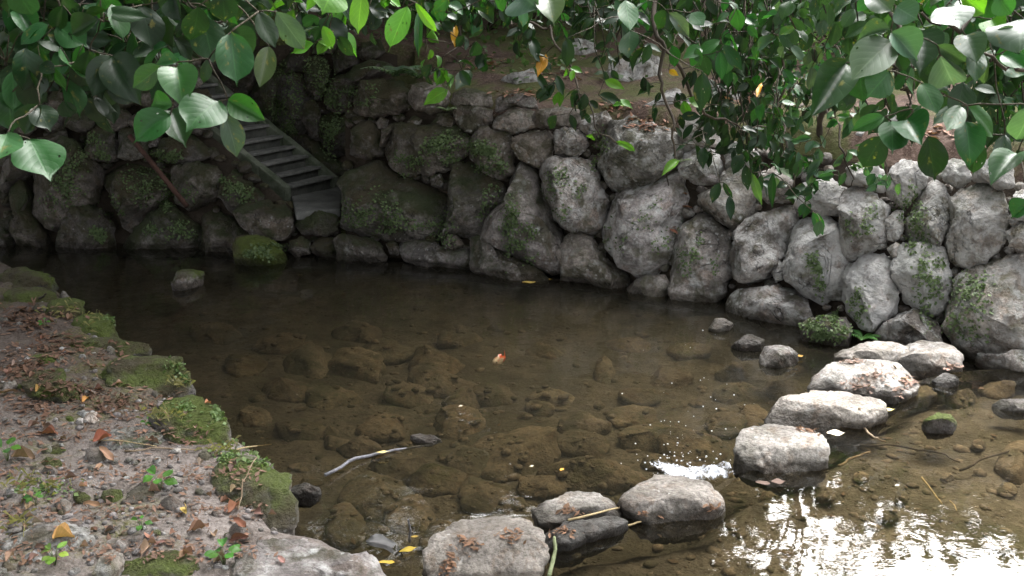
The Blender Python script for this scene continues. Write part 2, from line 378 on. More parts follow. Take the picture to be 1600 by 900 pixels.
def stone(poly_px, hit, nfun, mat, T=0.4, color=(0.2,0.4,0.5), parent=None, name='stone', grow=1.0, sink=0.0, flat=None, e=0.52, facets=8, rough=1.0, hi=1.0, back=None):
    NSEED[0] += 1; sd = NSEED[0]
    cu = sum(p[0] for p in poly_px)/len(poly_px); cv = sum(p[1] for p in poly_px)/len(poly_px)
    P = [hit(u, v) for u, v in poly_px]; ctr = hit(cu, cv); n = nfun(ctr)
    s = Vector((0,0,1)).cross(n)
    s = s.normalized() if s.length > 1e-3 else Vector((1,0,0))
    t = n.cross(s).normalized()
    poly = [(((p-ctr).dot(s))*grow, ((p-ctr).dot(t))*grow) for p in P]
    xs = [p[0] for p in poly]; ys = [p[1] for p in poly]
    small = min(max(xs)-min(xs), max(ys)-min(ys))
    upl = Vector((0, t.z, n.z)) if flat else None
    fl = None
    if flat: fl = flat*max(max(y*t.z for y in ys), small*T*n.z)
    me = stone_mesh(poly, small*T, sd, upl, fl, nth=int(52*hi), nph=int(26*hi), e=e, facets=facets, rough=rough, back=(back*small if back else None))
    o = link(name, me, mat, None)
    rot = Matrix((s, t, n)).transposed().to_4x4()
    o.matrix_basis = Matrix.Translation(ctr - n*sink) @ rot
    if parent is not None:
        o.parent = parent; o.matrix_basis = Matrix.Translation(ctr - n*sink - parent.location) @ rot
    o.color = (*color, 1)
    return o
def ell(uc, vc, ru, rv, seed=0, n=11, j=0.14):
    r = random.Random(int(seed*31+uc*7+vc)); a0 = r.uniform(0,6)
    return [(uc+ru*math.cos(a0+2*math.pi*k/n)*(1+r.uniform(-j,j)), vc+rv*math.sin(a0+2*math.pi*k/n)*(1+r.uniform(-j,j))) for k in range(n)]

# ------------------------------------------------------------------ ground: stream bed, water, bank, hillside
def grid(name, x0, x1, y0, y1, step, zf, mat):
    nx = int((x1-x0)/step)+1; ny = int((y1-y0)/step)+1
    vs = []; fs = []
    for j in range(ny):
        for i in range(nx):
            x = x0+(x1-x0)*i/(nx-1); y = y0+(y1-y0)*j/(ny-1); vs.append((x, y, zf(x, y)))
    for j in range(ny-1):
        for i in range(nx-1):
            a = j*nx+i; q = (a, a+1, a+nx+1, a+nx)
            fs.append(q)
    return link(name, mesh(name, vs, fs), mat)
WEIR_PX = [(640,905),(700,880),(760,862),(830,845),(890,825),(960,812),(1040,800),(1100,785),(1135,760),(1165,738),(1220,722),(1285,690),(1330,655),(1370,630),(1420,600),(1470,585),(1530,578),(1620,575)]
UPZ = 0.07
WEIR = [hit_z(u, v, UPZ) for u, v in WEIR_PX]
WX = [p.x for p in WEIR]; WY = [p.y for p in WEIR]
def above_weir(x, y):                                     # >0 on the camera side of the row of stones
    if x < WX[0]: return min(WY[0]-y, x-WX[0]+0.2)
    return interp(x, WX, WY)-y
def bed_z(x, y):
    s = min(max((above_weir(x,y)+0.15)/0.3, 0), 1)
    z = -0.26*(1-s) + -0.07*s
    edge = yb(x)-y
    z += 0.12*math.exp(-max(edge,0)/0.5)*(1-s)
    return z + 0.05*fbm((x,y,3.1), 0.9, 3) + 0.022*fbm((x,y,0), 4.0, 4)
bed = grid('stream_bed', -7.0, 6.5, 0.2, 11.2, 0.05, bed_z, M['soil_bed']); tag(bed, 'brown silty bed of the stream seen through the water', 'stream bed', kind='structure')
apron = grid('ground', -90, 90, -90, 120, 10, lambda x, y: -0.75, M['soil_hill']); tag(apron, 'wide forest ground around the stream', 'ground', kind='structure')

SHORE = [hit_z(u, v, 0.12) for u, v in [(-260,392),(-60,402),(30,418),(82,446),(132,480),(184,524),(232,556),(292,596),(322,628),(352,668),(405,700),(432,735),(452,775),(462,812),(500,838),(560,862),(606,905)]] + [Vector((-0.25,2.6,0)), Vector((0.1,1.6,0)), Vector((0.7,0.2,0)), Vector((1.4,-3,0))]
BP = [(p.x,p.y) for p in SHORE] + [(-9.5,-3),(-9.5,9.9)]
BPa = np.array(BP); BPb = np.roll(BPa, -1, axis=0)
def shore_d(x, y):
    p = np.array((x,y)); d = BPb-BPa; t = np.clip(((p-BPa)*d).sum(1)/(d*d).sum(1), 0, 1)
    dist = np.sqrt((((BPa+d*t[:,None])-p)**2).sum(1).min())
    c = ((BPa[:,1] > y) != (BPb[:,1] > y)); xi = (BPb[:,0]-BPa[:,0])*(y-BPa[:,1])/(BPb[:,1]-BPa[:,1]+1e-12)+BPa[:,0]
    return dist if (c & (x < xi)).sum() % 2 else -dist
_bz = {}
def bank_z(x, y):
    k = (round(x,4), round(y,4))
    if k in _bz: return _bz[k]
    d = shore_d(x, y) + 0.06*fbm((x,y,9), 2.2, 3)
    top = 0.24 + 0.05*fbm((x,y,5), 0.8, 3) + 0.05*min(max(d,0),2.0)
    if d > 0: z = top*(1-math.exp(-d/0.10)) + 0.026*fbm((x,y,1), 4.0, 5) + 0.010*fbm((x,y,2), 16.0, 3)
    else: z = -0.45*(1-math.exp(d/0.12))
    _bz[k] = z; return z
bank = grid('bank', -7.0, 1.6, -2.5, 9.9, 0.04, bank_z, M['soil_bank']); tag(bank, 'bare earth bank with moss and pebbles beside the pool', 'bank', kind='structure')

def flat_poly(name, pts, z, mat):
    me = bpy.data.meshes.new(name); bm = bmesh.new()
    f = bm.faces.new([bm.verts.new((p[0], p[1], z)) for p in pts]); bm.normal_update()
    if f.normal.z < 0: f.normal_flip()
    bmesh.ops.triangulate(bm, faces=bm.faces[:]); bm.to_mesh(me); bm.free(); return link(name, me, mat)
lw = [(-12,14)] + [(12,14),(12,WY[-1]+0.02)] + [(p.x-0.09,p.y+0.05) for p in reversed(WEIR)] + [(WX[0]-0.4, WY[0]-0.6), (-1.2,1.0), (-12,-4)]
pool = flat_poly('pool_water', lw, 0.0, M['pool']); tag(pool, 'clear brown water of the calm pool below the wall', 'water', kind='structure')
uw = [(p.x,p.y) for p in WEIR] + [(12,WY[-1]),(12,-4),(1.0,-4),(0.0,1.0),(WX[0]+0.02,WY[0]-0.5)]
strm = flat_poly('stream_water', uw, UPZ, M['stream'])
tag(strm, 'shallow stream water in front of the row of stones', 'water', kind='structure')
lip_v = [Vector((p.x,p.y,UPZ)) for p in WEIR] + [Vector((p.x-0.09,p.y+0.05,-0.03)) for p in WEIR]; nW = len(WEIR)
lip = link('overflow_water', mesh('lip', lip_v, [(i,i+1,nW+i+1,nW+i) for i in range(nW-1)]), M['stream']); tag(lip, 'thin sheet of water slipping over between the stones', 'water', kind='structure')

ZTX = [-9,-5,-3.4,-2.5,-1.9,-0.7,1.2,2.4,3.2,5,9]; ZTZ = [2.3,2.2,2.12,2.0,1.75,1.50,1.42,1.38,1.36,1.35,1.5]
def ztop(x): return interp(x, ZTX, ZTZ)
def stair_c(x, y):
    dx, dy = x-SA.x, y-SA.y; det = SD.x*SW.y-SD.y*SW.x; return (dx*SW.y-dy*SW.x)/det, (SD.x*dy-SD.y*dx)/det
def left_top(x, y):                                       # top of the left wall falls with the stairs
    a, p = stair_c(x, y); return LZ + max(a,0)*SLOPE
def hill_z(x, y):
    k = math.sqrt(1+dyb(x)**2); zt = ztop(x)
    back = y - yb(x) - KB*zt*k - 0.05
    n = 0.07*fbm((x,y,7), 0.9, 4) + 0.02*fbm((x,y,8), 5.0, 3)
    z = zt + 0.20*max(back,0) + 0.35*max(back-9,0) + n*min(max(back,0)*2,1)
    front = y - yb(x) - 0.22*k                              # under the wall's face
    z = min(z, (front/(KB*k))-0.12) if front > 0 else min(z, -0.6)
    a, p = stair_c(x, y)
    if a > -1.1 and p < SWID+0.75:
        cz = LZ + max(a,0)*SLOPE
        if p > -0.12: z = min(z, cz-0.22)
        else: z = min(z, max(min(cz-0.02, 2.15), LZ-0.2) if a < 3.0 else z)
    return max(z, -0.7)
hill = grid('hillside', -13, 13, 4.2, 30, 0.125, hill_z, M['soil_hill']); tag(hill, 'leaf-strewn earth slope above the stone wall', 'hillside', kind='structure')

# ------------------------------------------------------------------ retaining walls of rough boulders
RIGHT = [
 [(530,325),(535,290),(545,270),(565,255),(590,247),(602,262),(620,272),(648,280),(672,290),(687,305),(686,328),(678,358),(650,370),(610,370),(570,365),(545,362),(530,350)],
 [(598,238),(600,218),(612,203),(640,194),(680,194),(715,199),(730,215),(726,235),(712,250),(695,262),(670,270),(640,273),(620,268),(605,255)],
 [(729,226),(740,210),(765,202),(790,207),(799,222),(798,250),(796,270),(780,278),(760,272),(745,262),(734,246)],
 [(690,352),(695,320),(696,295),(705,275),(713,251),(728,251),(750,270),(779,287),(775,310),(760,335),(745,355),(735,371),(715,366),(692,372),(678,376),(682,360)],
 [(670,272),(684,270),(690,283),(685,293),(672,290)],
 [(543,228),(545,202),(560,189),(580,190),(590,210),(593,240),(575,246),(550,242)],
 [(528,376),(540,368),(575,372),(590,380),(602,402),(595,413),(528,411)],
 [(618,382),(640,372),(662,376),(690,386),(726,388),(732,410),(722,424),(690,422),(655,417),(630,408)],
 [(690,378),(700,365),(712,368),(722,382),(708,389),(692,388)],
 [(600,380),(612,375),(620,385),(620,398),(606,397)],
 [(812,252),(825,262),(835,285),(850,315),(862,345),(876,375),(874,400),(868,420),(850,423),(830,412),(800,397),(775,382),(750,368),(757,345),(770,320),(785,300),(797,275),(805,258)],
 [(737,372),(750,370),(775,387),(800,400),(830,414),(855,432),(848,446),(800,442),(760,434),(735,424),(735,395)],
 [(838,262),(850,248),(870,243),(900,245),(920,255),(928,272),(934,290),(945,310),(941,335),(935,358),(915,362),(895,360),(880,352),(868,345),(858,325),(848,300),(843,280)],
 [(801,228),(806,210),(830,201),(855,206),(862,225),(855,242),(836,260),(815,250)],
 [(864,212),(875,202),(900,200),(913,214),(912,232),(895,243),(866,238)],
 [(918,238),(928,216),(950,196),(985,184),(1020,192),(1050,206),(1060,235),(1050,256),(1020,275),(990,290),(965,299),(946,290),(932,270),(920,252)],
 [(938,335),(942,315),(955,300),(985,292),(1010,280),(1050,268),(1058,290),(1060,325),(1052,350),(1048,380),(1040,400),(1015,420),(1000,430),(985,425),(965,405),(950,395),(940,375),(935,355)],
 [(876,390),(885,365),(905,360),(920,370),(930,390),(945,405),(965,420),(977,440),(972,456),(940,456),(900,450),(874,445)],
 [(975,452),(985,436),(1010,429),(1032,427),(1036,447),(1030,472),(1000,471),(980,466)],
 [(1042,420),(1046,385),(1052,360),(1068,345),(1088,336),(1110,341),(1130,356),(1138,380),(1138,420),(1130,452),(1110,474),(1080,479),(1050,475),(1041,450)],
 [(1062,262),(1066,240),(1090,229),(1118,235),(1128,260),(1124,286),(1092,287),(1066,276)],
 [(1078,310),(1086,300),(1110,295),(1126,290),(1136,270),(1165,264),(1178,290),(1172,320),(1160,345),(1140,355),(1112,340),(1087,326)],
 [(1137,397),(1142,370),(1160,347),(1178,331),(1205,315),(1230,320),(1236,350),(1224,380),(1215,410),(1190,432),(1160,440),(1145,425)],
 [(1222,382),(1228,352),(1245,338),(1275,332),(1300,345),(1310,370),(1315,400),(1312,440),(1300,465),(1275,474),(1250,460),(1235,432),(1225,407)],
 [(1312,337),(1315,302),(1335,291),(1360,300),(1385,325),(1383,355),(1380,384),(1350,396),(1322,406),(1310,390)],
 [(1315,432),(1325,412),(1345,401),(1375,399),(1391,411),(1394,440),(1401,465),(1395,490),(1365,515),(1340,513),(1322,490),(1314,460)],
 [(1410,360),(1420,327),(1438,300),(1455,280),(1475,290),(1482,320),(1480,345),(1473,370),(1470,384),(1440,379),(1415,375)],
 [(1407,378),(1440,381),(1475,387),(1488,420),(1480,455),(1468,490),(1455,494),(1430,480),(1405,460),(1394,440),(1399,405)],
 [(1384,347),(1395,332),(1411,328),(1411,360),(1404,374),(1386,375)],
 [(1475,372),(1479,345),(1488,310),(1505,291),(1530,287),(1560,298),(1570,325),(1568,365),(1555,388),(1530,408),(1505,418),(1480,406),(1473,387)],
 [(1485,432),(1510,417),(1545,402),(1580,387),(1602,384),(1625,450),(1615,540),(1570,555),(1525,560),(1500,555),(1480,535),(1468,500),(1472,465)],
 [(1572,362),(1588,352),(1625,345),(1632,382),(1600,384),(1580,386)],
 [(1574,318),(1585,298),(1625,290),(1635,335),(1600,350),(1578,352)],
 [(1382,300),(1386,266),(1410,247),(1440,256),(1448,278),(1430,305),(1408,324)],
 [(1472,282),(1470,257),(1486,244),(1510,256),(1514,278),(1492,292)],
 [(1516,280),(1520,258),(1550,250),(1580,262),(1582,290),(1560,296),(1535,286)],
 [(1238,322),(1242,287),(1280,272),(1310,290),(1310,330),(1280,332)],
 [(1180,300),(1184,266),(1215,258),(1236,282),(1232,314),(1200,316)],
 [(1316,288),(1322,262),(1350,252),(1378,264),(1380,300),(1362,298),(1336,288)],
 [(1132,262),(1130,238),(1155,225),(1182,238),(1180,262),(1150,266)],
 [(545,172),(547,146),(560,129),(590,121),(620,123),(634,140),(632,160),(615,174),(580,178)],
 [(636,152),(646,131),(675,126),(700,140),(696,164),(672,176),(646,170)],
 [(708,174),(720,164),(745,162),(764,172),(765,190),(750,200),(735,207),(718,200)],
 [(674,193),(682,178),(698,176),(708,188),(704,198),(682,198)],
 [(590,228),(596,204),(608,192),(634,192),(638,196),(612,204),(600,218),(596,230)],
 [(583,190),(590,181),(602,185),(600,198),(588,200)], [(637,190),(648,181),(660,187),(656,195),(640,195)],
 [(768,200),(772,178),(800,166),(830,172),(838,194),(806,206),(790,204)],
 [(702,160),(706,142),(735,135),(762,145),(764,166),(735,162),(712,166)],
 [(822,190),(842,172),(880,164),(906,172),(905,196),(870,200),(845,200)],
 [(768,174),(772,152),(800,142),(830,150),(836,168),(800,164)],
 [(906,200),(915,178),(945,172),(955,190),(932,212),(918,212)],
 [(1055,208),(1062,186),(1100,180),(1128,200),(1122,230),(1090,226),(1062,236)],
 [(1205,426),(1216,406),(1226,420),(1222,436),(1212,441)],
 [(1395,402),(1386,390),(1400,378),(1408,384),(1402,402)],
]
LOW = [  # big loose-looking stones at the wall's foot on the right
 [(1138,474),(1150,452),(1180,437),(1215,438),(1245,455),(1265,480),(1268,502),(1250,518),(1210,517),(1170,510),(1140,499)],
 [(1358,534),(1378,507),(1400,487),(1430,482),(1465,498),(1470,520),(1478,548),(1440,552),(1390,545)],
 [(1525,572),(1560,558),(1620,548),(1640,590),(1580,595),(1535,584)],
]
LEFTW = [
 [(14,292),(30,280),(42,300),(50,335),(62,362),(74,392),(20,394),(18,340),(12,312)],
 [(-30,350),(0,340),(15,330),(17,396),(-30,396)],
 [(45,264),(70,240),(100,216),(127,225),(145,255),(150,285),(140,310),(120,330),(100,345),(80,358),(66,355),(56,330),(50,300)],
 [(78,392),(95,358),(114,342),(119,320),(135,316),(155,330),(168,345),(174,392)],
 [(155,266),(175,256),(210,249),(250,256),(262,284),(248,300),(225,325),(200,350),(192,362),(178,345),(165,318),(160,290)],
 [(186,394),(200,362),(220,338),(250,306),(258,318),(280,335),(300,350),(305,396)],
 [(264,258),(300,252),(333,262),(334,300),(310,315),(285,325),(262,312),(262,285)],
 [(128,216),(140,196),(165,195),(177,214),(177,244),(160,251),(140,247),(130,235)],
 [(180,216),(186,200),(210,195),(225,214),(222,244),(200,247),(180,244)],
 [(240,232),(255,214),(290,207),(312,222),(322,242),(300,250),(265,252),(245,246)],
 [(338,278),(355,272),(378,282),(398,302),(392,315),(375,326),(360,340),(345,320),(338,300)],
 [(302,337),(318,326),(345,336),(370,352),(395,376),(390,402),(350,402),(308,398),(300,362)],
 [(370,322),(385,312),(410,308),(438,318),(453,335),(452,357),(440,373),(415,378),(390,366),(375,346)],
 [(458,348),(468,336),(500,330),(524,337),(527,360),(505,368),(470,365)],
 [(488,374),(500,369),(525,372),(527,402),(500,404),(485,394)], [(452,376),(470,370),(484,376),(483,396),(462,402),(450,392)],
 [(0,262),(20,248),(42,262),(30,276),(12,286),(0,300),(-20,290)], [(-10,230),(20,215),(40,238),(22,246),(0,258),(-20,250)],
 [(48,238),(60,210),(92,196),(98,212),(70,236),(50,250)], [(226,228),(228,205),(250,205),(240,226)],
]
BACKW = [
 [(425,205),(428,150),(445,117),(470,115),(482,150),(480,182),(470,206),(445,212)],
 [(473,107),(485,88),(505,88),(512,110),(505,135),(490,150),(478,142)],
 [(515,88),(530,70),(545,68),(558,85),(555,100),(520,116)], [(556,82),(562,65),(590,60),(600,80),(582,92),(563,93)],
 [(505,142),(510,121),(550,106),(580,96),(608,100),(600,116),(560,126),(545,150),(545,178),(512,170)],
 [(497,182),(515,173),(545,182),(546,206),(543,238),(515,247),(497,217)],
 [(450,220),(470,208),(492,222),(520,250),(542,266),(528,284),(500,264),(470,242)],
 [(476,160),(490,156),(500,176),(495,217),(482,217),(473,192)],
 [(385,150),(400,110),(425,100),(440,118),(426,150),(422,205),(400,190)], [(345,120),(370,85),(400,75),(412,95),(395,115),(380,150),(355,155)],
 [(430,100),(450,75),(478,72),(482,88),(470,110),(445,114)], [(486,82),(496,58),(530,50),(540,64),(515,82)],
 [(300,100),(330,60),(362,60),(366,85),(342,118),(315,130)],
]
def cells(x0, x1, y0, y1, sx, sy, seed):
    """rough courses of stones for the stretch hidden behind the leaves"""
    r = random.Random(seed); out = []; y = y0; row = 0
    while y < y1:
        x = x0 + (row % 2)*sx*0.5
        while x < x1:
            w = sx*r.uniform(0.8,1.15); out.append(ell(x+w/2, y+sy/2+r.uniform(-4,4), w*0.50, sy*0.52, row*77+x, 10, 0.12)); x += w
        y += sy; row += 1
    return out
def core(name, us, parent, fn, nfun, off, v_top, v_bot):
    vs = []; k = 10
    for u in us:
        for j in range(k+1):
            v = v_bot(u)+(v_top(u)-v_bot(u))*j/k; p = fn(u, v); vs.append(p - nfun(p)*off - parent.location)
    fs = [(i*(k+1)+j, (i+1)*(k+1)+j, (i+1)*(k+1)+j+1, i*(k+1)+j+1) for i in range(len(us)-1) for j in range(k)]
    o = link(name, mesh(name, vs, fs), M['soil_core']); o.parent = parent; return o
wr = random.Random(3)
wall_r = empty('retaining_wall', (1.5, 7.0, 0), 'long dry-stone retaining wall of pale lichened boulders along the pool', 'stone wall')
wall_l = empty('retaining_wall', (-4.2, 9.9, 0), 'dark mossy boulder wall in front of the stairs at the pool\'s far corner', 'stone wall')
wall_b = empty('retaining_wall', (-2.6, 11.6, 0), 'shadowed mossy boulder wall rising behind the narrow stairs', 'stone wall')
def moss_at(u): return interp(u, [0,500,650,800,950,1200,1600], [0.60,0.60,0.48,0.36,0.22,0.16,0.28])
def lich_at(u): return interp(u, [0,500,700,1000,1250,1600], [0.10,0.18,0.42,0.62,0.95,1.0])
def tone_at(u): return interp(u, [0,300,550,800,1000,1600], [0.56,0.50,0.46,0.58,0.72,0.86])  # tone along the wall; left and centre raised to stand in for missing light
for poly in RIGHT:
    u = sum(p[0] for p in poly)/len(poly)
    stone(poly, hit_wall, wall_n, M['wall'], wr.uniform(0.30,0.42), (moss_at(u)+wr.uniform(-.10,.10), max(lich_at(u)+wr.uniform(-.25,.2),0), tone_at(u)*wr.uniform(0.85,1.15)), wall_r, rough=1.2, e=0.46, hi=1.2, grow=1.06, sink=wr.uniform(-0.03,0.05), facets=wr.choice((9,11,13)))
for poly in LOW:
    u = sum(p[0] for p in poly)/len(poly)
    stone(poly, hit_wall, lambda p: (wall_n(p)+Vector((0,0,0.5))).normalized(), M['wall'], 0.5, (0.1, 0.7, 0.6), wall_r, grow=1.03, sink=-0.06)
for poly in LEFTW + cells(-60, 300, 62, 200, 46, 36, 5)[:36]:
    u = sum(p[0] for p in poly)/len(poly)
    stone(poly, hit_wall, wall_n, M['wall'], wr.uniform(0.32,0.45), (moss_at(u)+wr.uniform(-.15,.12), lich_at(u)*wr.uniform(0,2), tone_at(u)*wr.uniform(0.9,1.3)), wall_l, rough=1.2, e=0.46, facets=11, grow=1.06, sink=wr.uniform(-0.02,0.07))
for poly in BACKW:
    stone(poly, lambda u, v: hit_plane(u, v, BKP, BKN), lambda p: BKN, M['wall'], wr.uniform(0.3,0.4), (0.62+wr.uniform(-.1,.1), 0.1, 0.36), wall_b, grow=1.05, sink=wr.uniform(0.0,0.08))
core('earth_core', list(range(528,1700,30)), wall_r, hit_wall, wall_n, 0.20, lambda u: interp(u,[528,700,950,1450,1700],[150,168,195,262,290]), lambda u: interp(u,[528,855,1130,1330,1600,1700],[425,460,505,560,620,640]))
core('earth_core', list(range(-120,540,20)), wall_l, hit_wall, wall_n, 0.22, lambda u: interp(u,[-120,0,290,320,455,528],[75,78,185,212,330,345]), lambda u: 425)
core('earth_core', list(range(250,640,26)), wall_b, lambda u, v: hit_plane(u, v, BKP, BKN), lambda p: BKN, 0.16, lambda u: interp(u,[250,400,520,640],[60,70,62,90]), lambda u: interp(u,[250,395,540,640],[120,220,330,340]))

# small wedge stones and soil in the joints
bpy.context.view_layer.update(); dg = bpy.context.evaluated_depsgraph_get(); got = []
for _ in range(2600):
    u, v = wr.uniform(0,1600), wr.uniform(150,555); d = ray(u, v).normalized()
    hit, loc, nr, ix, ob, mw = sc.ray_cast(dg, O, d)
    if not hit or not ob.name.startswith('earth_core') or len(got) > 110 or any((u-a)**2+(v-b)**2 < 190 for a, b in got): continue
    if not any(abs(sc.ray_cast(dg, O, ray(u+dx, v+dy).normalized())[1].y-loc.y) < 0.03 for dx, dy in ((3,0),(-3,0),(0,3),(0,-3))): continue
    got.append((u, v)); s = wr.uniform(6,13); n_ = wall_n(loc); c_ = loc + n_*0.05; wl = ob.parent
    stone(ell(u, v, s, s*wr.uniform(.6,1.0), u, 7, 0.25), lambda a, b: hit_plane(a, b, c_, n_), lambda p: n_, M['wall'], 0.5, (moss_at(u)+0.05, lich_at(u)*0.6, tone_at(u)*wr.uniform(.7,1.1)), wl, hi=0.3, e=0.6, sink=-0.02)

# ------------------------------------------------------------------ stairs behind the left wall
st = empty('staircase', (SA.x, SA.y, LZ), 'narrow dark concrete staircase with side kerbs climbing between mossy boulder walls', 'stairs')
def prism(pts, name, mat, bev=0.012):
    """pts: eight corners, bottom four then top four"""
    bm = bmesh.new(); v = [bm.verts.new(p - st.location) for p in pts]
    for f in ((3,2,1,0),(4,5,6,7),(0,1,5,4),(1,2,6,5),(2,3,7,6),(3,0,4,7)): bm.faces.new([v[i] for i in f])
    bmesh.ops.recalc_face_normals(bm, faces=bm.faces[:])
    bmesh.ops.bevel(bm, geom=bm.edges[:], offset=bev, segments=2, affect='EDGES', profile=0.6)
    me = bpy.data.meshes.new(name); bm.to_mesh(me); bm.free(); return link(name, me, mat, st)
A0 = Vector((SA.x, SA.y, 0)); Z = Vector((0,0,1))
for i in range(NST):
    jz = wr.uniform(-0.006, 0.006); a = A0 + SD*(RUN*i + wr.uniform(-.008,.008)); b = a + SD*(RUN*1.6); w0 = SW*0.001; w1 = SW*SWID
    z0 = LZ + RISE*i - 0.15; z1 = LZ + RISE*(i+1) + jz
    zr = z1-0.034
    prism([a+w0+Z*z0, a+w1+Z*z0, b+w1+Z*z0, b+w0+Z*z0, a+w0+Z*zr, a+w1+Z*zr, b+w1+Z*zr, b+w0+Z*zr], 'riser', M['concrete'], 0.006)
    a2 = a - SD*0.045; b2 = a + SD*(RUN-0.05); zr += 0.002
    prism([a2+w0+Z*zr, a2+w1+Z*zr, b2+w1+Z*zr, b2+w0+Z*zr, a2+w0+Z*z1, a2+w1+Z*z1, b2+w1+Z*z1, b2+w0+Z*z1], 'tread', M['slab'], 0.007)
for p0, p1 in ((-0.10, -0.002), (SWID+0.002, SWID+0.11)):
    for i in range(7):                                     # kerb blocks laid on the slope
        a = A0 + SD*(RUN*(i*2-0.15)); b = a + SD*(RUN*2-0.008); za = LZ+RISE*(i*2+0.85)+wr.uniform(-.008,.008); zb = za + RISE*2
        prism([a+SW*p0+Z*(za-0.28), a+SW*p1+Z*(za-0.28), b+SW*p1+Z*(zb-0.28), b+SW*p0+Z*(zb-0.28), a+SW*p0+Z*za, a+SW*p1+Z*za, b+SW*p1+Z*zb, b+SW*p0+Z*zb], 'kerb', M['kerb'])
c = [hit_z(u, v, LZ) for u, v in ((462,331),(532,326),(536,290),(455,306))]
prism([p - Z*0.09 for p in c] + [p + Z*0.0 for p in c], 'landing', M['slab'], 0.02)

# ------------------------------------------------------------------ stones of the crossing and in the pool
def boulder(poly, label, z=0.0, tilt=0.62, T=0.34, color=(0.05,0.3,0.5), mat='step', flat=0.72, name='stepping_stone', cat='stone', group=None, sink=0.0, e=0.66, rough=0.9, back=0.5):
    cu = sum(p[0] for p in poly)/len(poly); vb = max(p[1] for p in poly)
    p0 = hit_z(cu, vb, z); n = (Vector((-p0.x, -p0.y, 0)).normalized()*tilt + Vector((0,0,1))).normalized()
    o = stone(poly, lambda u, v: hit_plane(u, v, p0, n), lambda p: n, M[mat], T, color, None, name, 1.0, sink, flat, e, 4, rough, 1.25, back)
    return tag(o, label, cat, group)
G1 = 'row of stepping stones across the stream'
STEPS = [
 ([(668,905),(675,865),(690,840),(715,820),(750,808),(790,808),(820,818),(840,835),(850,855),(848,880),(840,912),(800,925),(720,925),(680,922)], 'large pale rounded stepping stone nearest the camera at the bottom edge', (0.02,0.2,0.50)),
 ([(833,800),(850,785),(890,768),(925,770),(955,778),(972,795),(960,810),(930,816),(900,822),(870,828),(845,824)], 'low pale stepping stone strewn with dead needles and a straw stick', (0.0,0.3,0.58)),
 ([(970,790),(972,765),(990,750),(1020,742),(1060,745),(1095,755),(1120,775),(1130,788),(1115,806),(1080,821),(1045,828),(1010,820),(985,808)], 'flat-topped stepping stone just left of the small white cascade', (0.0,0.25,0.50)),
 ([(1150,715),(1152,695),(1170,675),(1205,662),(1250,668),(1280,680),(1292,705),(1290,725),(1265,737),(1230,747),(1205,744),(1180,732),(1155,728)], 'broad pale stepping stone just right of the small white cascade', (0.02,0.3,0.58)),
 ([(1210,658),(1220,640),(1245,625),(1275,612),(1320,610),(1350,620),(1370,635),(1372,650),(1350,667),(1310,670),(1270,672),(1230,667)], 'long smooth pale stepping stone with a bent brown twig at its side', (0.05,0.3,0.62)),
 ([(1275,605),(1285,588),(1310,572),(1340,562),(1380,560),(1410,575),(1420,600),(1410,620),(1380,630),(1350,620),(1310,614),(1280,612)], 'pale stepping stone covered with reddish leaf litter near the wall', (0.0,0.5,0.62)),
 ([(1310,562),(1318,545),(1345,537),(1390,534),(1410,545),(1412,565),(1370,576),(1330,572)], 'bright flat stepping stone beside the small green fern at the wall', (0.0,0.6,0.66)),
 ([(1405,560),(1415,540),(1440,532),(1475,535),(1495,555),(1497,575),(1475,584),(1440,583),(1412,577)], 'grey-white flat stepping stone touching the foot of the boulder wall', (0.0,0.6,0.60)),
]
for poly, lab, colr in STEPS:
    cu = sum(p[0] for p in poly)/len(poly); cv = sum(p[1] for p in poly)/len(poly); k_ = 1.20 if cu > 1290 else 1.07; poly = [(cu+(u-cu)*k_, cv+(v-cv)*1.05) for u, v in poly]
    boulder(poly, lab, 0.055, 0.36, 0.27, e=0.74, color=colr, group=G1, flat=0.62, rough=1.1)
boulder([(845,836),(880,820),(960,804),(988,815),(962,832),(920,848),(890,866),(860,868),(848,856)], 'dark wet slab lying low below the needle-strewn stepping stone', 0.05, 0.3, 0.3, (0.0,0.0,0.22), flat=0.5, name='slab')
boulder([(1352,628),(1380,612),(1404,602),(1420,608),(1416,622),(1390,634),(1365,636)], 'small dark greenish stone with yellow leaves at the crossing\'s right side', 0.06, 0.5, 0.4, (0.25,0.0,0.26), name='stone')
boulder([(1455,598),(1475,586),(1500,588),(1498,602),(1475,612)], 'small dark flat stone in the shallows among drifted leaves', 0.055, 0.3, 0.35, (0.0,0.0,0.24), name='stone')
boulder([(268,448),(274,430),(285,422),(305,423),(320,424),(318,436),(305,446),(288,454),(272,454)], 'lone mossy-topped grey stone standing in the dark pool', 0.0, 0.5, 0.4, (0.38,0.25,0.48), 'bankstone', name='stone')
boulder([(1440,665),(1448,652),(1465,643),(1482,648),(1497,662),(1490,674),(1465,680),(1446,676)], 'dark green rounded stone alone in the shallow stream', UPZ, 0.6, 0.45, (0.38,0.05,0.24), 'bankstone', 0.9, name='stone')
boulder([(1186,562),(1192,547),(1215,539),(1240,546),(1250,557),(1240,569),(1215,576),(1194,574)], 'grey stone with a fallen yellow leaf just off the wall', 0.0, 0.5, 0.4, (0.05,0.55,0.40), 'bankstone', name='stone')
boulder([(1106,514),(1115,502),(1135,497),(1147,503),(1140,512),(1120,520)], 'small pale pointed stone in the water at the wall\'s foot', 0.0, 0.5, 0.4, (0,0.5,0.5), 'bankstone', name='stone')
boulder([(1140,540),(1150,526),(1175,522),(1196,532),(1190,546),(1160,550)], 'low brown wet stone awash near the wall', 0.0, 0.3, 0.3, (0,0.0,0.34), 'bankstone', name='stone')
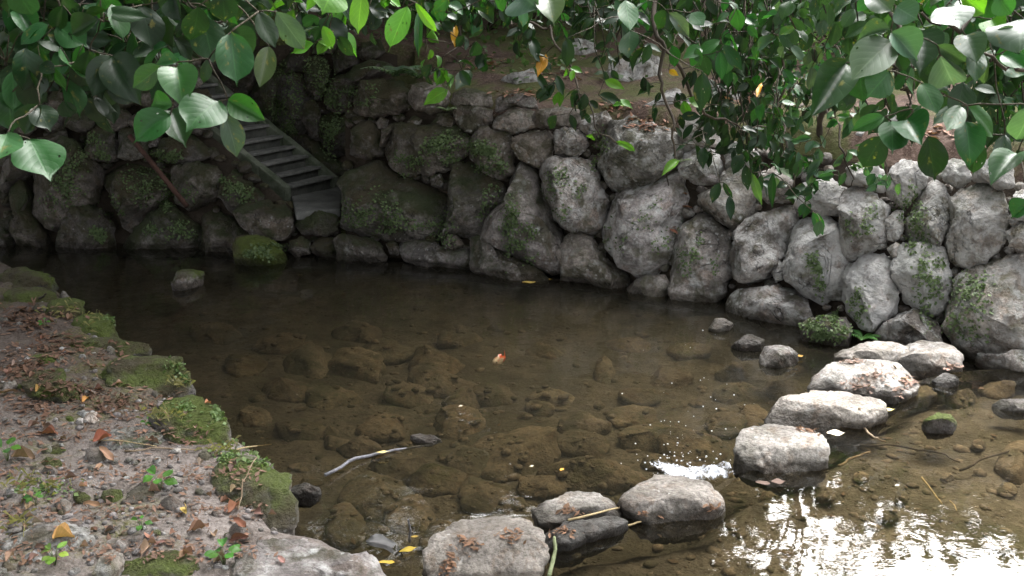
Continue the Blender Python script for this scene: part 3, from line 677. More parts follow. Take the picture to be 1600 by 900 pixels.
boulder([(1548,632),(1570,626),(1605,626),(1625,636),(1600,645),(1560,642)], 'flat dark stone barely breaking the stream surface at the right edge', UPZ, 0.25, 0.3, (0.1,0.2,0.26), 'bankstone', name='stone')
boulder([(450,770),(462,756),(482,753),(500,762),(502,776),(488,786),(465,786),(452,780)], 'black wet stone under the lip of the bank', 0.02, 0.5, 0.45, (0.05,0.0,0.15), 'bankstone', 0.95, name='stone')
boulder([(362,390),(375,378),(400,373),(430,379),(450,393),(448,410),(420,416),(390,415),(365,406)], 'bright green moss-covered rock at the waterline below the stairs', 0.0, 0.6, 0.5, (0.95,0.0,0.4), 'bankstone', 0.95, name='stone')
boulder([(1250,512),(1265,497),(1290,489),(1315,496),(1332,516),(1326,540),(1290,538),(1255,530)], 'squat brown stone topped with little green plants at the wall\'s foot', 0.0, 0.6, 0.5, (0.42,0.0,0.40), 'bankstone', 0.9, name='stone')
boulder([(640,684),(655,678),(675,680),(690,686),(675,692),(650,692)], 'small grey stone just breaking the surface at the end of the sunken branch', 0.0, 0.3, 0.4, (0.0,0.3,0.30), 'bankstone', name='stone')

# bank edge stones and stones set in the earth
EDGE = [
 ([(0,432),(10,418),(40,414),(68,420),(80,434),(72,448),(40,452),(10,448)], 'dark mossy bank stone in the far left corner by the wall', (0.85,0,0.28)),
 ([(8,462),(20,450),(50,447),(75,452),(88,464),(70,474),(30,474)], 'low green edge stone, second from the far corner of the bank', (0.9,0,0.36)),
 ([(64,478),(80,466),(105,462),(124,470),(130,482),(110,494),(80,494)], 'smooth green domed edge stone beside the dark upright twig', (0.92,0.1,0.45)),
 ([(112,500),(130,487),(155,484),(170,494),(180,514),(182,528),(150,530),(120,522)], 'tall mossy edge stone with grass tufts jutting over the pool', (0.88,0.1,0.45)),
 ([(108,540),(130,528),(165,524),(205,530),(228,542),(200,552),(150,552)], 'long flat mossy edge stone halfway along the bank', (0.80,0.1,0.42)),
 ([(155,580),(170,556),(205,546),(245,545),(272,556),(292,586),(282,604),(240,608),(190,606)], 'broad bank stone with a bright green moss cap and grey front', (0.80,0.3,0.48)),
 ([(245,650),(262,622),(300,612),(335,632),(352,660),(348,690),(310,700),(268,690)], 'mossy bank edge lump with ground ivy hanging to the water', (0.72,0.2,0.42)),
 ([(330,745),(345,715),(380,704),(415,708),(438,735),(456,785),(450,815),(400,812),(355,790)], 'big moss-capped edge stone above the black wet stone', (0.74,0.4,0.50)),
 ([(370,905),(395,862),(430,842),(480,833),(530,842),(570,862),(592,886),(604,915),(500,930),(400,925)], 'large smooth grey boulder with white lichen at the bank\'s bottom corner', (0.06,0.42,0.48)),
 ([(12,850),(22,822),(55,806),(95,806),(125,818),(136,842),(100,862),(50,868)], 'grey conglomerate rock with pale pebbles set in it', (0.15,0.6,0.46)),
 ([(132,828),(150,802),(190,798),(210,812),(205,832),(165,834)], 'angular grey rock beside the pebbly conglomerate', (0.1,0.2,0.52)),
 ([(40,600),(60,578),(95,570),(110,590),(135,600),(130,620),(85,622),(50,618)], 'dark green mossy rock set in the upper bank soil', (0.85,0.1,0.28)),
 ([(160,690),(180,668),(225,662),(262,680),(275,698),(240,706),(190,706)], 'long speckled grey-green rock bedded in the middle of the bank', (0.30,0.6,0.50)),
 ([(192,780),(200,758),(225,750),(244,768),(246,782),(220,788)], 'rounded brown-grey rock beside the twin green seedling', (0.15,0.2,0.52)),
 ([(188,905),(200,868),(240,855),(290,860),(305,885),(290,912),(240,918)], 'half-buried brown stone with thin moss at the bottom edge', (0.45,0.2,0.48)),
 ([(42,562),(48,553),(70,548),(92,556),(94,564),(70,569)], 'small bright green mossy stone on the dark upper bank', (1.0,0,0.42)),
 ([(50,702),(58,690),(85,689),(102,700),(95,712),(65,714)], 'flat round moss cushion stone left of the red leaves', (0.95,0,0.34)),
 ([(78,672),(84,650),(100,643),(112,658),(108,672),(92,676)], 'egg-shaped mauve-grey stone on the bank', (0.0,0.1,0.50)),
]
for poly, lab, colr in EDGE:
    cu = sum(p[0] for p in poly)/len(poly); vb = max(p[1] for p in poly); p0 = hit_z(cu, vb, 0.16)
    for _ in range(3): p0 = hit_z(cu, vb, max(bank_z(p0.x, p0.y), 0.06))
    cv = sum(p[1] for p in poly)/len(poly); poly = [(cu+(u-cu)*1.16, cv+(v-cv)*1.16) for u, v in poly]; colr = (colr[0]*0.72 if colr[0] > 0.5 else colr[0], colr[1]+0.1, colr[2])
    boulder(poly, lab, p0.z, 0.20, 0.22, colr, 'bankstone', 0.62, 'bank_stone', 'stone', None, 0.035, rough=1.4, back=0.45)
WHITE = [([(142,905),(155,874),(175,862),(194,868),(194,884),(172,912)], 'bright white angular stone at the bottom edge of the bank'),
 ([(-6,890),(-4,872),(8,866),(15,876),(6,890)], 'small white stone cut by the left bottom edge'),
 ([(128,656),(136,646),(152,646),(158,656),(146,663),(132,662)], 'pale blue-white stone on the dark speckled rock'),
 ([(118,660),(122,652),(130,654),(130,662),(122,665)], 'tiny white pebble just left of the blue-white stone'),
 ([(266,706),(272,700),(282,700),(284,707),(274,710)], 'small round white pebble near the water edge'),
 ([(244,634),(250,626),(262,630),(264,639),(252,640)], 'small bluish pebble among straw near the bank edge'),
 ([(264,752),(268,744),(280,744),(285,752),(276,758),(267,757)], 'smooth grey pebble right of the twin green seedling'),
 ([(0,612),(6,598),(24,594),(28,604),(14,612)], 'pale grey stone at the left edge of the bank')]
for poly, lab in WHITE:
    cu = sum(p[0] for p in poly)/len(poly); vb = max(p[1] for p in poly); p0 = hit_z(cu, vb, 0.25)
    for _ in range(3): p0 = hit_z(cu, vb, bank_z(p0.x, p0.y))
    boulder(poly, lab, p0.z, 0.5, 0.4, (0,0.5,0.85), 'bankstone', 0.9, 'loose_stone', 'stone', None, 0.0, back=0.4)

# small stones bedded in the bank (pieces of the bank)
for i in range(150):
    u, v = wr.uniform(-5,440), 460+440*wr.random()
    p = hit_z(u, v, 0.25)
    for _ in range(3): p = hit_z(u, v, bank_z(p.x, p.y))
    if shore_d(p.x,p.y) < 0.08: continue
    s = wr.choice((5,6,7,9,12,17))*wr.uniform(.8,1.2)*interp(v,[460,900],[0.7,1.25])
    mo = wr.choice((0,0,0,0.3,0.7)); z_ = p.z
    stone(ell(u, v, s, s*wr.uniform(.4,.65), i, 8, 0.22), lambda uu, vv: hit_z(uu, vv, z_+0.004), lambda q: Vector((wr.uniform(-.2,.2),-.2,1)).normalized(), M['bankstone'], wr.uniform(0.3,0.5), (mo, wr.choice((0,0.3,0.8)), wr.uniform(0.36,0.7)), bank, hi=0.34, e=0.6)
# stones on the stream bed (pieces of the bed)
SUB = [(552,562,42,17),(676,558,36,19),(690,590,46,15),(722,617,23,12),(718,648,34,20),(600,656,34,16),(640,606,40,10),(845,628,24,10),(912,655,33,13),(910,682,40,13),(795,700,66,26),(993,640,34,11),(1015,672,40,15),(942,570,15,15),(1046,585,35,9),(1082,690,42,23),(930,732,80,15),(735,712,30,16),(680,735,40,18),(620,720,36,18),(560,690,30,12),(590,765,50,26),(760,765,40,20),(848,745,40,14),(1130,650,30,13),(1160,605,36,12),(1000,610,30,9),(860,610,34,8),(770,610,30,9),(600,540,40,10),(480,560,36,14),(520,610,40,13),(440,600,34,12),(430,530,40,10),(560,510,36,9),(720,520,34,8),(850,540,30,8),(980,530,34,8),(1080,540,30,9),(640,790,40,22),(540,810,30,22),(470,660,36,14),(1150,575,24,9),(1230,600,30,12),(1180,640,24,12),(1040,712,30,10),(700,830,40,20),(380,560,30,12),(400,640,24,10),(330,510,34,10)]
for i, (u, v, a, b) in enumerate(SUB):
    stone(ell(u, v, a*1.2, b*1.25, i, 8, 0.2), lambda uu, vv: hit_z(uu, vv, -0.17), lambda p: (Vector((0,-0.12,1))+Vector((wr.uniform(-.12,.12),wr.uniform(-.1,.1),0))).normalized(), M['bed'], wr.uniform(0.14,0.24), (wr.uniform(0.0,0.3), 0.0, wr.uniform(0.40,0.62)), bed, hi=0.7, e=0.48, facets=11, rough=1.2, sink=0.045)
for i in range(46):
    u, v = wr.uniform(250,1250), wr.uniform(440,800)
    p = hit_z(u, v, -0.2)
    if shore_d(p.x,p.y) > -0.15 or above_weir(p.x,p.y) > -0.1 or yb(p.x)-p.y < 0.1: continue
    s = wr.uniform(9,26)*interp(v,[440,800],[0.6,1.2])
    stone(ell(u, v, s, s*wr.uniform(.3,.5), i), lambda uu, vv: hit_z(uu, vv, bed_z(p.x,p.y)+0.02), lambda q: Vector((0,0,1)), M['bed'], wr.uniform(0.2,0.35), (wr.uniform(0,0.3), 0, wr.uniform(0.42,0.58)), bed, hi=0.4, e=0.75, sink=0.01)
for i, (u, v, a, b) in enumerate([(1592,720,34,28),(1410,773,12,7),(1500,620,26,10),(1440,612,24,10),(1560,605,30,10),(1345,740,14,6),(1530,690,16,7),(1480,740,12,5),(1390,800,18,9),(1290,770,16,7),(1575,760,18,8),(1250,800,14,7)]):
    stone(ell(u, v, a, b, i), lambda uu, vv: hit_z(uu, vv, -0.02), lambda q: Vector((0,0,1)), M['bed'], 0.35, (0.15, 0, wr.uniform(0.4,0.65)), bed, hi=0.5, e=0.85, sink=0.02)
# ------------------------------------------------------------------ leaves
def leaf_mesh(seed, width=0.62, fold=0.25, droop=0.25, tip=0.14, nu=9, nv=6, wave=0.02, curl=0.0):
    """unit leaf: base at the origin, tip at +Y 1, upper face +Z"""
    r = random.Random(seed); ph = r.uniform(0,6); vs = []; uv = []; fs = []
    for i in range(nu+1):
        t = i/nu
        q_ = min(t/(1-tip*0.6),1); w_ = (q_**0.72)*((1-q_)**0.60)/0.399
        w_ = max(w_, 0.10*max(0,(1-t))/max(tip,1e-3) if t > 1-tip else 0.012)
        for j in range(nv+1):
            s = -1+2*j/nv; x = s*w_*width/2
            z = abs(x)*fold - droop*t*t*0.5 + wave*math.sin(9*t+ph+s*2)*abs(s) + curl*(x*x)*3
            y = t - droop*droop*0.25*t*t
            vs.append((x, y, z)); uv.append((t, (s+1)/2))
    for i in range(nu):
        for j in range(nv):
            a = i*(nv+1)+j; fs.append((a, a+1, a+nv+2, a+nv+1))
    return mesh('leaf', vs, fs, True, uv)
LEAF = [leaf_mesh(i, rnd.uniform(0.50,0.74), rnd.uniform(0.05,0.75), rnd.uniform(-0.1,0.8), rnd.uniform(0.10,0.22), wave=rnd.uniform(0.01,0.05), curl=rnd.uniform(-0.5,0.5)) for i in range(18)]
SLIM = [leaf_mesh(50+i, rnd.uniform(0.40,0.60), rnd.uniform(0.1,0.7), rnd.uniform(0.0,0.7), 0.2, 6, 4, rnd.uniform(.01,.05)) for i in range(12)]
DRY = [leaf_mesh(80+i, rnd.uniform(0.42,0.66), rnd.uniform(0.0,0.4), rnd.uniform(-0.5,0.5), 0.14, 8, 6, rnd.uniform(0.06,0.13), rnd.uniform(0.3,2.2)) for i in range(8)]
for m_ in LEAF+SLIM: m_.materials.append(M['leaf'])
for m_ in DRY: m_.materials.append(M['dry'])
def place_leaf(me, base, tip, nrm, wscale=1.0, parent=None, color=(0.03,0.07,0.03), name='leaf'):
    y = tip-base; L = y.length; y = y/L; n = (nrm - y*nrm.dot(y)).normalized(); x = y.cross(n)
    o = bpy.data.objects.new(name, me); C.objects.link(o)
    pl = parent.location if parent is not None else Vector((0,0,0))
    o.parent = parent
    o.matrix_basis = Matrix.Translation(base-pl) @ (Matrix((x*L*wscale, y*L, n*L)).transposed().to_4x4())
    o.color = (*color, 1)
    return o
DKG, MDG, BRG, YEL = (0.009,0.029,0.009), (0.017,0.070,0.018), (0.070,0.19,0.020), (0.50,0.26,0.02)  # dark and mid greens: canopy shade put into the leaf colour
def jit(c, r, a=0.25):
    k = 1+r.uniform(-a,a); return (c[0]*k*(1+r.uniform(-.15,.15)), c[1]*k, c[2]*k*(1+r.uniform(-.2,.2)))
def tree(label, foot, limbs, group=None, name='broadleaf_tree'):
    o = empty(name, foot, label, 'tree', group); o['_'] = 0; del o['_']
    nodes = []
    for k, (pts, r0, r1) in enumerate(limbs):
        fine = []
        for a, b in zip(pts[:-1], pts[1:]): fine += curve_pts(Vector(a), Vector(b), 0.0, 7, k*7+len(fine), 0.03)[:-1]
        fine.append(Vector(pts[-1])); n = len(fine)
        v, f = tube([p-o.location for p in fine], [r0+(r1-r0)*i/(n-1) for i in range(n)], 7 if k else 12, 0.15, k)
        link('trunk' if k == 0 else 'branch', mesh('branch', v, f), M['bark'], o)
        if k: nodes += [(p, r1) for p in fine]
    return o, nodes
LV = {}
def leaf_arrays(me):
    if me.name not in LV:
        co = np.zeros(len(me.vertices)*3); me.vertices.foreach_get('co', co); uv = {}
        for l in me.loops: uv[l.vertex_index] = tuple(me.uv_layers[0].data[l.index].uv)
        LV[me.name] = (co.reshape(-1,3), [tuple(p.vertices) for p in me.polygons], [uv[i] for i in range(len(me.vertices))])
    return LV[me.name]
def bulk(o, clusters, seed, shapes, color):
    """the many leaves behind the ones that can be picked apart: one part of kind stuff"""
    r = random.Random(seed); vs = []; fs = []; uvs = []; tw = []
    for u, v, dp, px, num, col in clusters:
        p = at(u, v, dp); L0 = px*dp/F; tw.append(tube([p-o.location, p+Vector((r.uniform(-.05,.05),r.uniform(0,.1),L0*1.5))-o.location, p+Vector((r.uniform(-.1,.1),r.uniform(0,.2),L0*4))-o.location], [0.002,0.003,0.004], 4))
        for k in range(num):
            a = r.uniform(-2.2,2.2); y = Vector((math.sin(a)*r.uniform(.5,1), r.uniform(-.6,.6), -math.cos(a)*0.8-0.45)).normalized(); L = L0*r.uniform(.7,1.15)
            b = p + Vector((r.uniform(-.5,.5),r.uniform(-.5,.5),r.uniform(-.3,1.2)))*L0; nr = Vector((r.uniform(-.6,.6), r.uniform(-1,.15), r.uniform(.1,1)))
            n = (nr-y*nr.dot(y)).normalized(); x = y.cross(n); co, f, uv = leaf_arrays(shapes[r.randrange(len(shapes))]); base = len(vs)
            M3 = np.array((x*L, y*L, n*L)); vs += list(map(tuple, co @ M3 + np.array(b-o.location))); fs += [tuple(i+base for i in q) for q in f]; uvs += uv
    ob = link('foliage', mesh('foliage', vs, fs, True, uvs), M['leaf'], o); ob.color = (*color,1); tag(ob, kind='stuff')
    v, f = join(tw); tag(link('twigs', mesh('twigs', v, f), M['twig'], o), kind='stuff')
def grow(o, nodes, clusters, heroes, seed, shapes, maxleaf=300):
    """clusters: (u, v, depth, leaf pixels, number, colour); heroes: (u0,v0,u1,v1,width px,depth,colour)"""
    r = random.Random(seed); tw = []; count = 0; jobs = []
    for h in heroes: jobs.append(('h', min(h[1], h[3]), h))
    for c in clusters: jobs.append(('c', c[1], c))
    jobs.sort(key=lambda j: j[1])
    for kind, _, d in jobs:
        if kind == 'h':
            u0,v0,u1,v1,wd,dp,col = d
            b = at(u0, v0, dp); t = at(u1, v1, dp + r.uniform(-0.10,0.06))
            L = (t-b).length; nrm = (O-b).normalized() + Vector((r.uniform(-.5,.5), 0, r.uniform(0.1,0.9)))
            wpx = math.hypot(u1-u0, v1-v0)
            place_leaf(shapes[r.randrange(len(shapes))], b, t, nrm, (wd/wpx)/0.60, o, jit(col, r, 0.12)); count += 1
            p = b
        else:
            u, v, dp, px, num, col = d
            p = at(u, v, dp); L0 = px*dp/F
            for k in range(num):
                if count >= maxleaf: break
                a = r.uniform(-2.2, 2.2); dr = Vector((math.sin(a)*r.uniform(.5,1), r.uniform(-.6,.6), -math.cos(a)*0.8-0.45)).normalized()
                L = L0*r.uniform(0.72,1.15); b = p + Vector((r.uniform(-.5,.5), r.uniform(-.5,.5), r.uniform(-.3,.9)))*L0*0.8
                nrm = Vector((r.uniform(-.6,.6), r.uniform(-1.0,0.15), r.uniform(0.1,1.0)))
                place_leaf(shapes[r.randrange(len(shapes))], b, b+dr*L, nrm, r.uniform(0.85,1.15), o, jit(col, r)); count += 1
                pet = tube([p-o.location, (p.lerp(b,0.6)+Vector((0,0,0.004)))-o.location, b-o.location], [0.0022,0.0018,0.0013], 4); tw.append(pet)
        best = min(nodes, key=lambda q: (q[0]-p).length + 0.6*max(0, p.z-q[0].z)*2)
        pts = curve_pts(best[0], p, r.uniform(0.0,0.05)*(best[0]-p).length, 6, r.randrange(9999), 0.03*(best[0]-p).length)
        ra = min(0.0036, 0.0018+0.003*(best[0]-p).length)
        tw.append(tube([q-o.location for q in pts], [ra+(0.0018-ra)*i/5 for i in range(6)], 5))
        nodes.append((p, 0.002)); nodes.append((pts[3], 0.002))
    v, f = join(tw); tag(link('twigs', mesh('twigs', v, f), M['twig'], o), kind='stuff')
    return count
def scatter(regs, seed):
    """regs: (polygon px, count, depth range, leaf px, leaves per spray, colours)"""
    r = random.Random(seed); out = []
    for poly, cnt, dr, px, num, cols in regs:
        xs = [p[0] for p in poly]; ys = [p[1] for p in poly]; k = 0
        while k < cnt:
            u, v = r.uniform(min(xs),max(xs)), r.uniform(min(ys),max(ys)); inside = False
            for i in range(len(poly)):
                (x1,y1),(x2,y2) = poly[i], poly[(i+1)%len(poly)]
                if (y1 > v) != (y2 > v) and u < (x2-x1)*(v-y1)/(y2-y1)+x1: inside = not inside
            if inside: out.append((u, v-px*0.4, r.uniform(*dr), px*r.uniform(.85,1.15), num, r.choice(cols))); k += 1
    return out
# left tree: trunk on the bank left of the camera, a limb reaching over the top of the view
t1, nd = tree('broad-leaved tree whose big glossy leaves hang over the upper left', (-2.6, 1.4, 0.25), [
 ([(-2.6,1.4,0.1),(-2.5,1.5,1.4),(-2.2,1.8,2.6),(-1.6,2.3,3.4)], 0.13, 0.06),
 ([(-2.3,1.7,2.3),at(-60,-70,2.6),at(180,-60,2.5),at(420,-70,2.5),at(640,-80,2.9)], 0.035, 0.008),
 ([(-2.2,1.8,2.6),at(60,-90,3.4),at(330,-80,3.6),at(600,-70,3.8),at(820,-90,4.2)], 0.035, 0.008)])
D1 = 2.25
HL = [(361,50,370,137,66,D1,MDG),(341,158,290,190,46,D1,MDG),(356,156,413,187,34,D1,MDG),(351,178,376,246,44,D1,(0.05,0.09,0.055)),(266,180,200,216,50,D1,MDG),(268,172,290,225,36,2.4,DKG),(277,104,284,157,37,D1,MDG),(251,104,208,138,42,D1,BRG and (0.03,0.09,0.02)),(277,97,240,102,24,D1,MDG),(270,165,218,155,30,D1,MDG),(326,92,317,133,20,D1,DKG),(222,8,240,78,48,2.6,DKG),(310,10,303,72,44,2.4,DKG),(348,-12,352,40,46,2.4,DKG),(318,28,330,92,42,2.5,DKG),(404,18,430,76,40,2.3,DKG),(432,18,478,82,36,2.3,(0.045,0.075,0.05)),(420,72,406,136,36,2.5,(0.03,0.05,0.02)),(12,208,-8,258,48,2.2,BRG and (0.035,0.10,0.03)),(47,218,77,276,45,2.25,MDG),(62,163,38,210,38,2.4,DKG),(58,165,80,200,30,2.4,DKG),(98,158,112,186,24,2.6,DKG),(140,78,128,150,40,2.6,DKG),(172,86,145,146,42,2.6,DKG),(176,88,205,146,40,2.6,DKG),(50,42,120,85,50,2.7,DKG),(30,55,60,105,40,2.7,DKG),(25,-20,50,32,50,2.3,DKG),(566,-10,557,52,30,2.5,BRG),(637,10,605,78,40,2.5,BRG),(649,4,685,56,18,2.5,(0.13,0.30,0.03)),(656,16,652,84,12,2.6,MDG),(520,-20,508,16,36,2.5,BRG),(505,40,522,78,22,2.9,BRG),(790,-8,770,14,26,3.4,MDG),(815,-10,832,8,34,3.0,(0.05,0.09,0.055)),(855,-6,866,26,22,3.0,(0.05,0.09,0.055))]
RL = [([(0,0),(480,0),(480,30),(400,30),(330,70),(250,150),(180,165),(130,120),(100,170),(0,190)], 34, (2.5,3.0), 62, 3, [DKG,DKG,MDG]),
 ([(80,20),(260,0),(300,60),(220,130),(100,140)], 12, (2.6,3.2), 58, 3, [DKG]),
 ([(470,0),(600,0),(560,60),(500,100),(440,60)], 9, (3.0,3.6), 42, 3, [DKG,BRG]),
 ([(600,0),(860,0),(820,40),(700,60),(620,40)], 13, (3.4,4.4), 30, 4, [DKG,BRG,MDG]),
 ([(640,60),(760,50),(790,130),(730,150),(660,120)], 7, (4.2,4.8), 28, 3, [DKG,DKG,BRG])]
n1 = grow(t1, nd, scatter(RL, 11), HL, 21, LEAF)
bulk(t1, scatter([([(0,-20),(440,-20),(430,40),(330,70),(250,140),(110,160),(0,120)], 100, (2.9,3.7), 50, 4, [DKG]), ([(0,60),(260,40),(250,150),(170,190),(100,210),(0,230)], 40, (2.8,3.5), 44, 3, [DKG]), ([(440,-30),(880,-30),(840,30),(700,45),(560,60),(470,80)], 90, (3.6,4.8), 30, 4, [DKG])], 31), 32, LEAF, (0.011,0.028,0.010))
# middle: long thin hanging twigs with smaller-looking, darker leaves further out
t2, nd = tree('broad-leaved tree with dark drooping leafy twigs over the middle of the pool', (5.6, 3.4, 0.1), [
 ([(5.6,3.4,-0.1),(5.3,3.7,1.5),(4.6,4.0,3.0),(3.6,4.2,4.0)], 0.17, 0.08),
 ([(4.8,3.95,2.6),at(1250,-60,4.4),at(1050,-50,4.6),at(900,-60,4.6),at(740,-60,4.8)], 0.04, 0.008),
 ([at(1050,-50,4.6),at(1022,40,4.5),at(1035,130,4.5),at(1050,215,4.5),at(1045,290,4.5)], 0.012, 0.003),
 ([at(790,-40,4.7),at(800,40,4.6),at(860,40,4.6),at(905,150,4.5),at(965,225,4.5)], 0.008, 0.003),
 ([at(775,-50,4.7),at(740,20,4.7),at(705,80,4.7),at(690,130,4.7)], 0.007, 0.003),
 ([at(1022,40,4.5),at(1080,150,4.7),at(1140,190,4.9),at(1210,205,5.2)], 0.010, 0.003),
 ([at(1300,-50,5.0),at(1240,60,5.2),at(1215,160,5.4),at(1225,240,5.4)], 0.012, 0.003)])
HM = [(852,85,842,112,14,4.6,YEL),(712,40,706,66,10,4.6,YEL),(735,110,712,140,24,4.6,DKG),(700,140,660,160,28,4.6,BRG),(865,128,845,160,20,4.6,DKG),(870,118,880,150,16,4.6,DKG),(840,115,858,148,12,4.6,DKG),(905,140,893,168,22,4.5,DKG),(935,148,975,160,18,4.5,DKG),(945,125,975,138,14,4.5,BRG),(870,180,852,205,20,4.5,DKG),(890,178,900,205,16,4.5,DKG),(925,210,920,222,12,4.5,BRG),(960,222,1003,235,14,4.5,BRG),(1060,250,1035,270,16,4.5,BRG),(1125,285,1112,318,22,4.6,DKG),(1130,285,1145,310,12,4.6,DKG),(1140,305,1142,345,20,4.6,DKG),(1100,230,1096,262,20,4.5,DKG),(1160,240,1145,270,24,4.7,DKG),(1165,258,1168,298,24,4.7,DKG),(1175,270,1190,325,18,4.8,(0.05,0.10,0.03)),(1208,270,1206,325,16,4.8,DKG),(1270,330,1286,368,20,4.7,MDG),(1282,345,1276,370,22,4.6,(0.05,0.09,0.055)),(978,0,985,48,34,3.6,MDG),(985,48,980,88,34,3.7,DKG),(1098,112,1095,176,40,3.6,DKG),(1050,70,1060,110,26,4.2,MDG),(1125,62,1090,85,28,4.0,MDG),(1130,70,1160,110,30,4.0,MDG),(1125,80,1128,126,24,4.0,MDG),(1150,12,1155,50,30,4.0,MDG),(1080,20,1100,40,28,4.0,MDG),(1040,15,1020,50,30,4.0,DKG),(1045,20,1085,58,30,4.0,(0.04,0.07,0.045)),(885,60,890,108,28,4.2,DKG),(830,60,842,90,16,4.6,DKG),(1045,110,1060,118,10,4.6,YEL),(1190,130,1182,152,8,4.6,YEL)]
RM = [([(860,0),(1000,0),(1000,50),(940,60),(880,50)], 10, (4.2,5.0), 34, 3, [DKG,DKG,MDG]),
 ([(790,20),(850,10),(880,100),(830,130),(800,90)], 5, (4.5,4.9), 26, 3, [DKG]),
 ([(840,100),(960,150),(980,220),(900,200),(850,170)], 8, (4.4,4.7), 26, 3, [DKG,DKG,BRG]),
 ([(990,0),(1200,0),(1210,120),(1120,130),(1060,90),(1000,80)], 20, (4.0,4.8), 36, 3, [DKG,MDG]),
 ([(1010,120),(1080,130),(1120,250),(1060,240),(1010,180)], 10, (4.4,4.8), 27, 3, [DKG,DKG,BRG]),
 ([(1110,130),(1220,130),(1225,290),(1160,300),(1110,210)], 16, (4.6,5.4), 30, 3, [DKG,DKG,MDG])]
n2 = grow(t2, nd, scatter(RM, 12), HM, 22, SLIM)
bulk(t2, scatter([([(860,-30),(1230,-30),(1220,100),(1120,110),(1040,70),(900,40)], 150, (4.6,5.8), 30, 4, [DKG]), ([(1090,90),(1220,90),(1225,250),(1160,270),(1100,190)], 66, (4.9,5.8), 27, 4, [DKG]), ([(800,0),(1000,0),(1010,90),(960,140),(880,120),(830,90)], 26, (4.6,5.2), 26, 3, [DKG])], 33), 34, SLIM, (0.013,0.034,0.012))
# right tree: glossy leaves close to the camera
t3, nd = tree('broad-leaved tree with pale glossy leaves hanging over the upper right', (3.0, 1.6, 0.1), [
 ([(3.0,1.6,-0.2),(2.9,1.7,1.5),(2.5,1.9,2.7),(1.9,2.1,3.5)], 0.12, 0.05),
 ([(2.6,1.85,2.4),at(1660,-60,2.6),at(1500,-60,2.5),at(1380,-50,2.5),at(1250,-60,2.8)], 0.03, 0.006),
 ([at(1405,-50,2.4),at(1405,40,2.35),at(1404,110,2.35),at(1408,140,2.35),at(1425,172,2.35)], 0.006, 0.002),
 ([at(1660,-60,2.6),at(1500,50,2.5),at(1440,20,2.45)], 0.009, 0.003),
 ([at(1660,30,2.6),at(1600,110,2.5),at(1560,100,2.5),at(1530,85,2.5)], 0.008, 0.003)])
D3 = 2.3; WAX = (0.045,0.085,0.050)
HR = [(1394,63,1333,112,56,D3,WAX),(1393,50,1438,93,42,D3,WAX),(1392,46,1332,54,30,D3,WAX),(1400,10,1434,30,36,D3,WAX),(1358,-14,1398,22,40,D3,WAX),(1470,88,1492,142,40,D3,(0.07,0.11,0.08)),(1464,70,1515,100,28,D3,WAX),(1508,55,1528,88,24,D3,WAX),(1522,74,1530,122,16,D3,WAX),(1390,112,1355,152,40,D3,MDG),(1390,60,1425,128,30,2.4,DKG),(1434,50,1440,112,34,2.4,DKG),(1322,98,1268,182,48,2.4,DKG),(1345,106,1342,170,46,2.4,DKG),(1505,128,1495,192,44,2.6,DKG),(1512,165,1570,212,26,D3,MDG),(1502,165,1478,208,24,D3,MDG),(1509,190,1522,250,32,D3,MDG),(1612,165,1588,236,46,D3,(0.05,0.10,0.06)),(1393,190,1398,236,36,D3,MDG),(1382,182,1330,202,28,D3,MDG),(1380,212,1345,268,48,2.45,DKG),(1423,170,1400,186,26,D3,MDG),(1427,172,1458,206,30,D3,MDG),(1418,186,1440,224,26,D3,MDG),(1450,212,1464,286,42,2.45,DKG),(1440,130,1468,172,30,D3,MDG),(1420,120,1390,130,22,D3,MDG),(1415,125,1440,140,24,D3,MDG),(1478,10,1500,40,32,D3,WAX),(1500,-10,1538,22,30,D3,BRG),(1560,-6,1580,28,34,D3,MDG),(1545,60,1600,66,32,D3,(0.07,0.12,0.08)),(1600,30,1590,52,26,D3,WAX),(1565,85,1600,100,22,2.4,MDG),(1590,240,1552,256,20,2.4,MDG),(1610,316,1576,340,34,D3,MDG),(1525,215,1522,282,30,2.7,DKG),(1570,210,1560,268,28,2.7,DKG),(1550,30,1560,60,22,2.5,BRG)]
RR = [([(1320,0),(1600,0),(1600,60),(1480,60),(1400,40)], 12, (2.6,3.3), 46, 3, [MDG,DKG,WAX]),
 ([(1460,110),(1600,90),(1600,220),(1500,210),(1470,170)], 11, (2.8,3.4), 46, 3, [DKG,MDG]),
 ([(1200,0),(1340,0),(1330,70),(1260,120),(1200,80)], 16, (3.4,4.4), 34, 4, [MDG,DKG,WAX]),
 ([(1420,10),(1560,10),(1560,110),(1480,60)], 6, (2.5,2.9), 44, 3, [MDG,WAX])]
n3 = grow(t3, nd, scatter(RR, 13), HR, 23, LEAF)
bulk(t3, scatter([([(1210,-30),(1620,-30),(1620,120),(1560,110),(1480,90),(1330,70),(1220,60)], 110, (3.0,4.4), 36, 4, [DKG]), ([(1540,60),(1620,60),(1620,260),(1560,240)], 34, (3.0,3.6), 40, 3, [DKG]), ([(1330,60),(1540,60),(1540,230),(1440,220),(1340,180)], 30, (3.2,4.2), 34, 3, [DKG])], 35), 36, LEAF, (0.020,0.050,0.019))
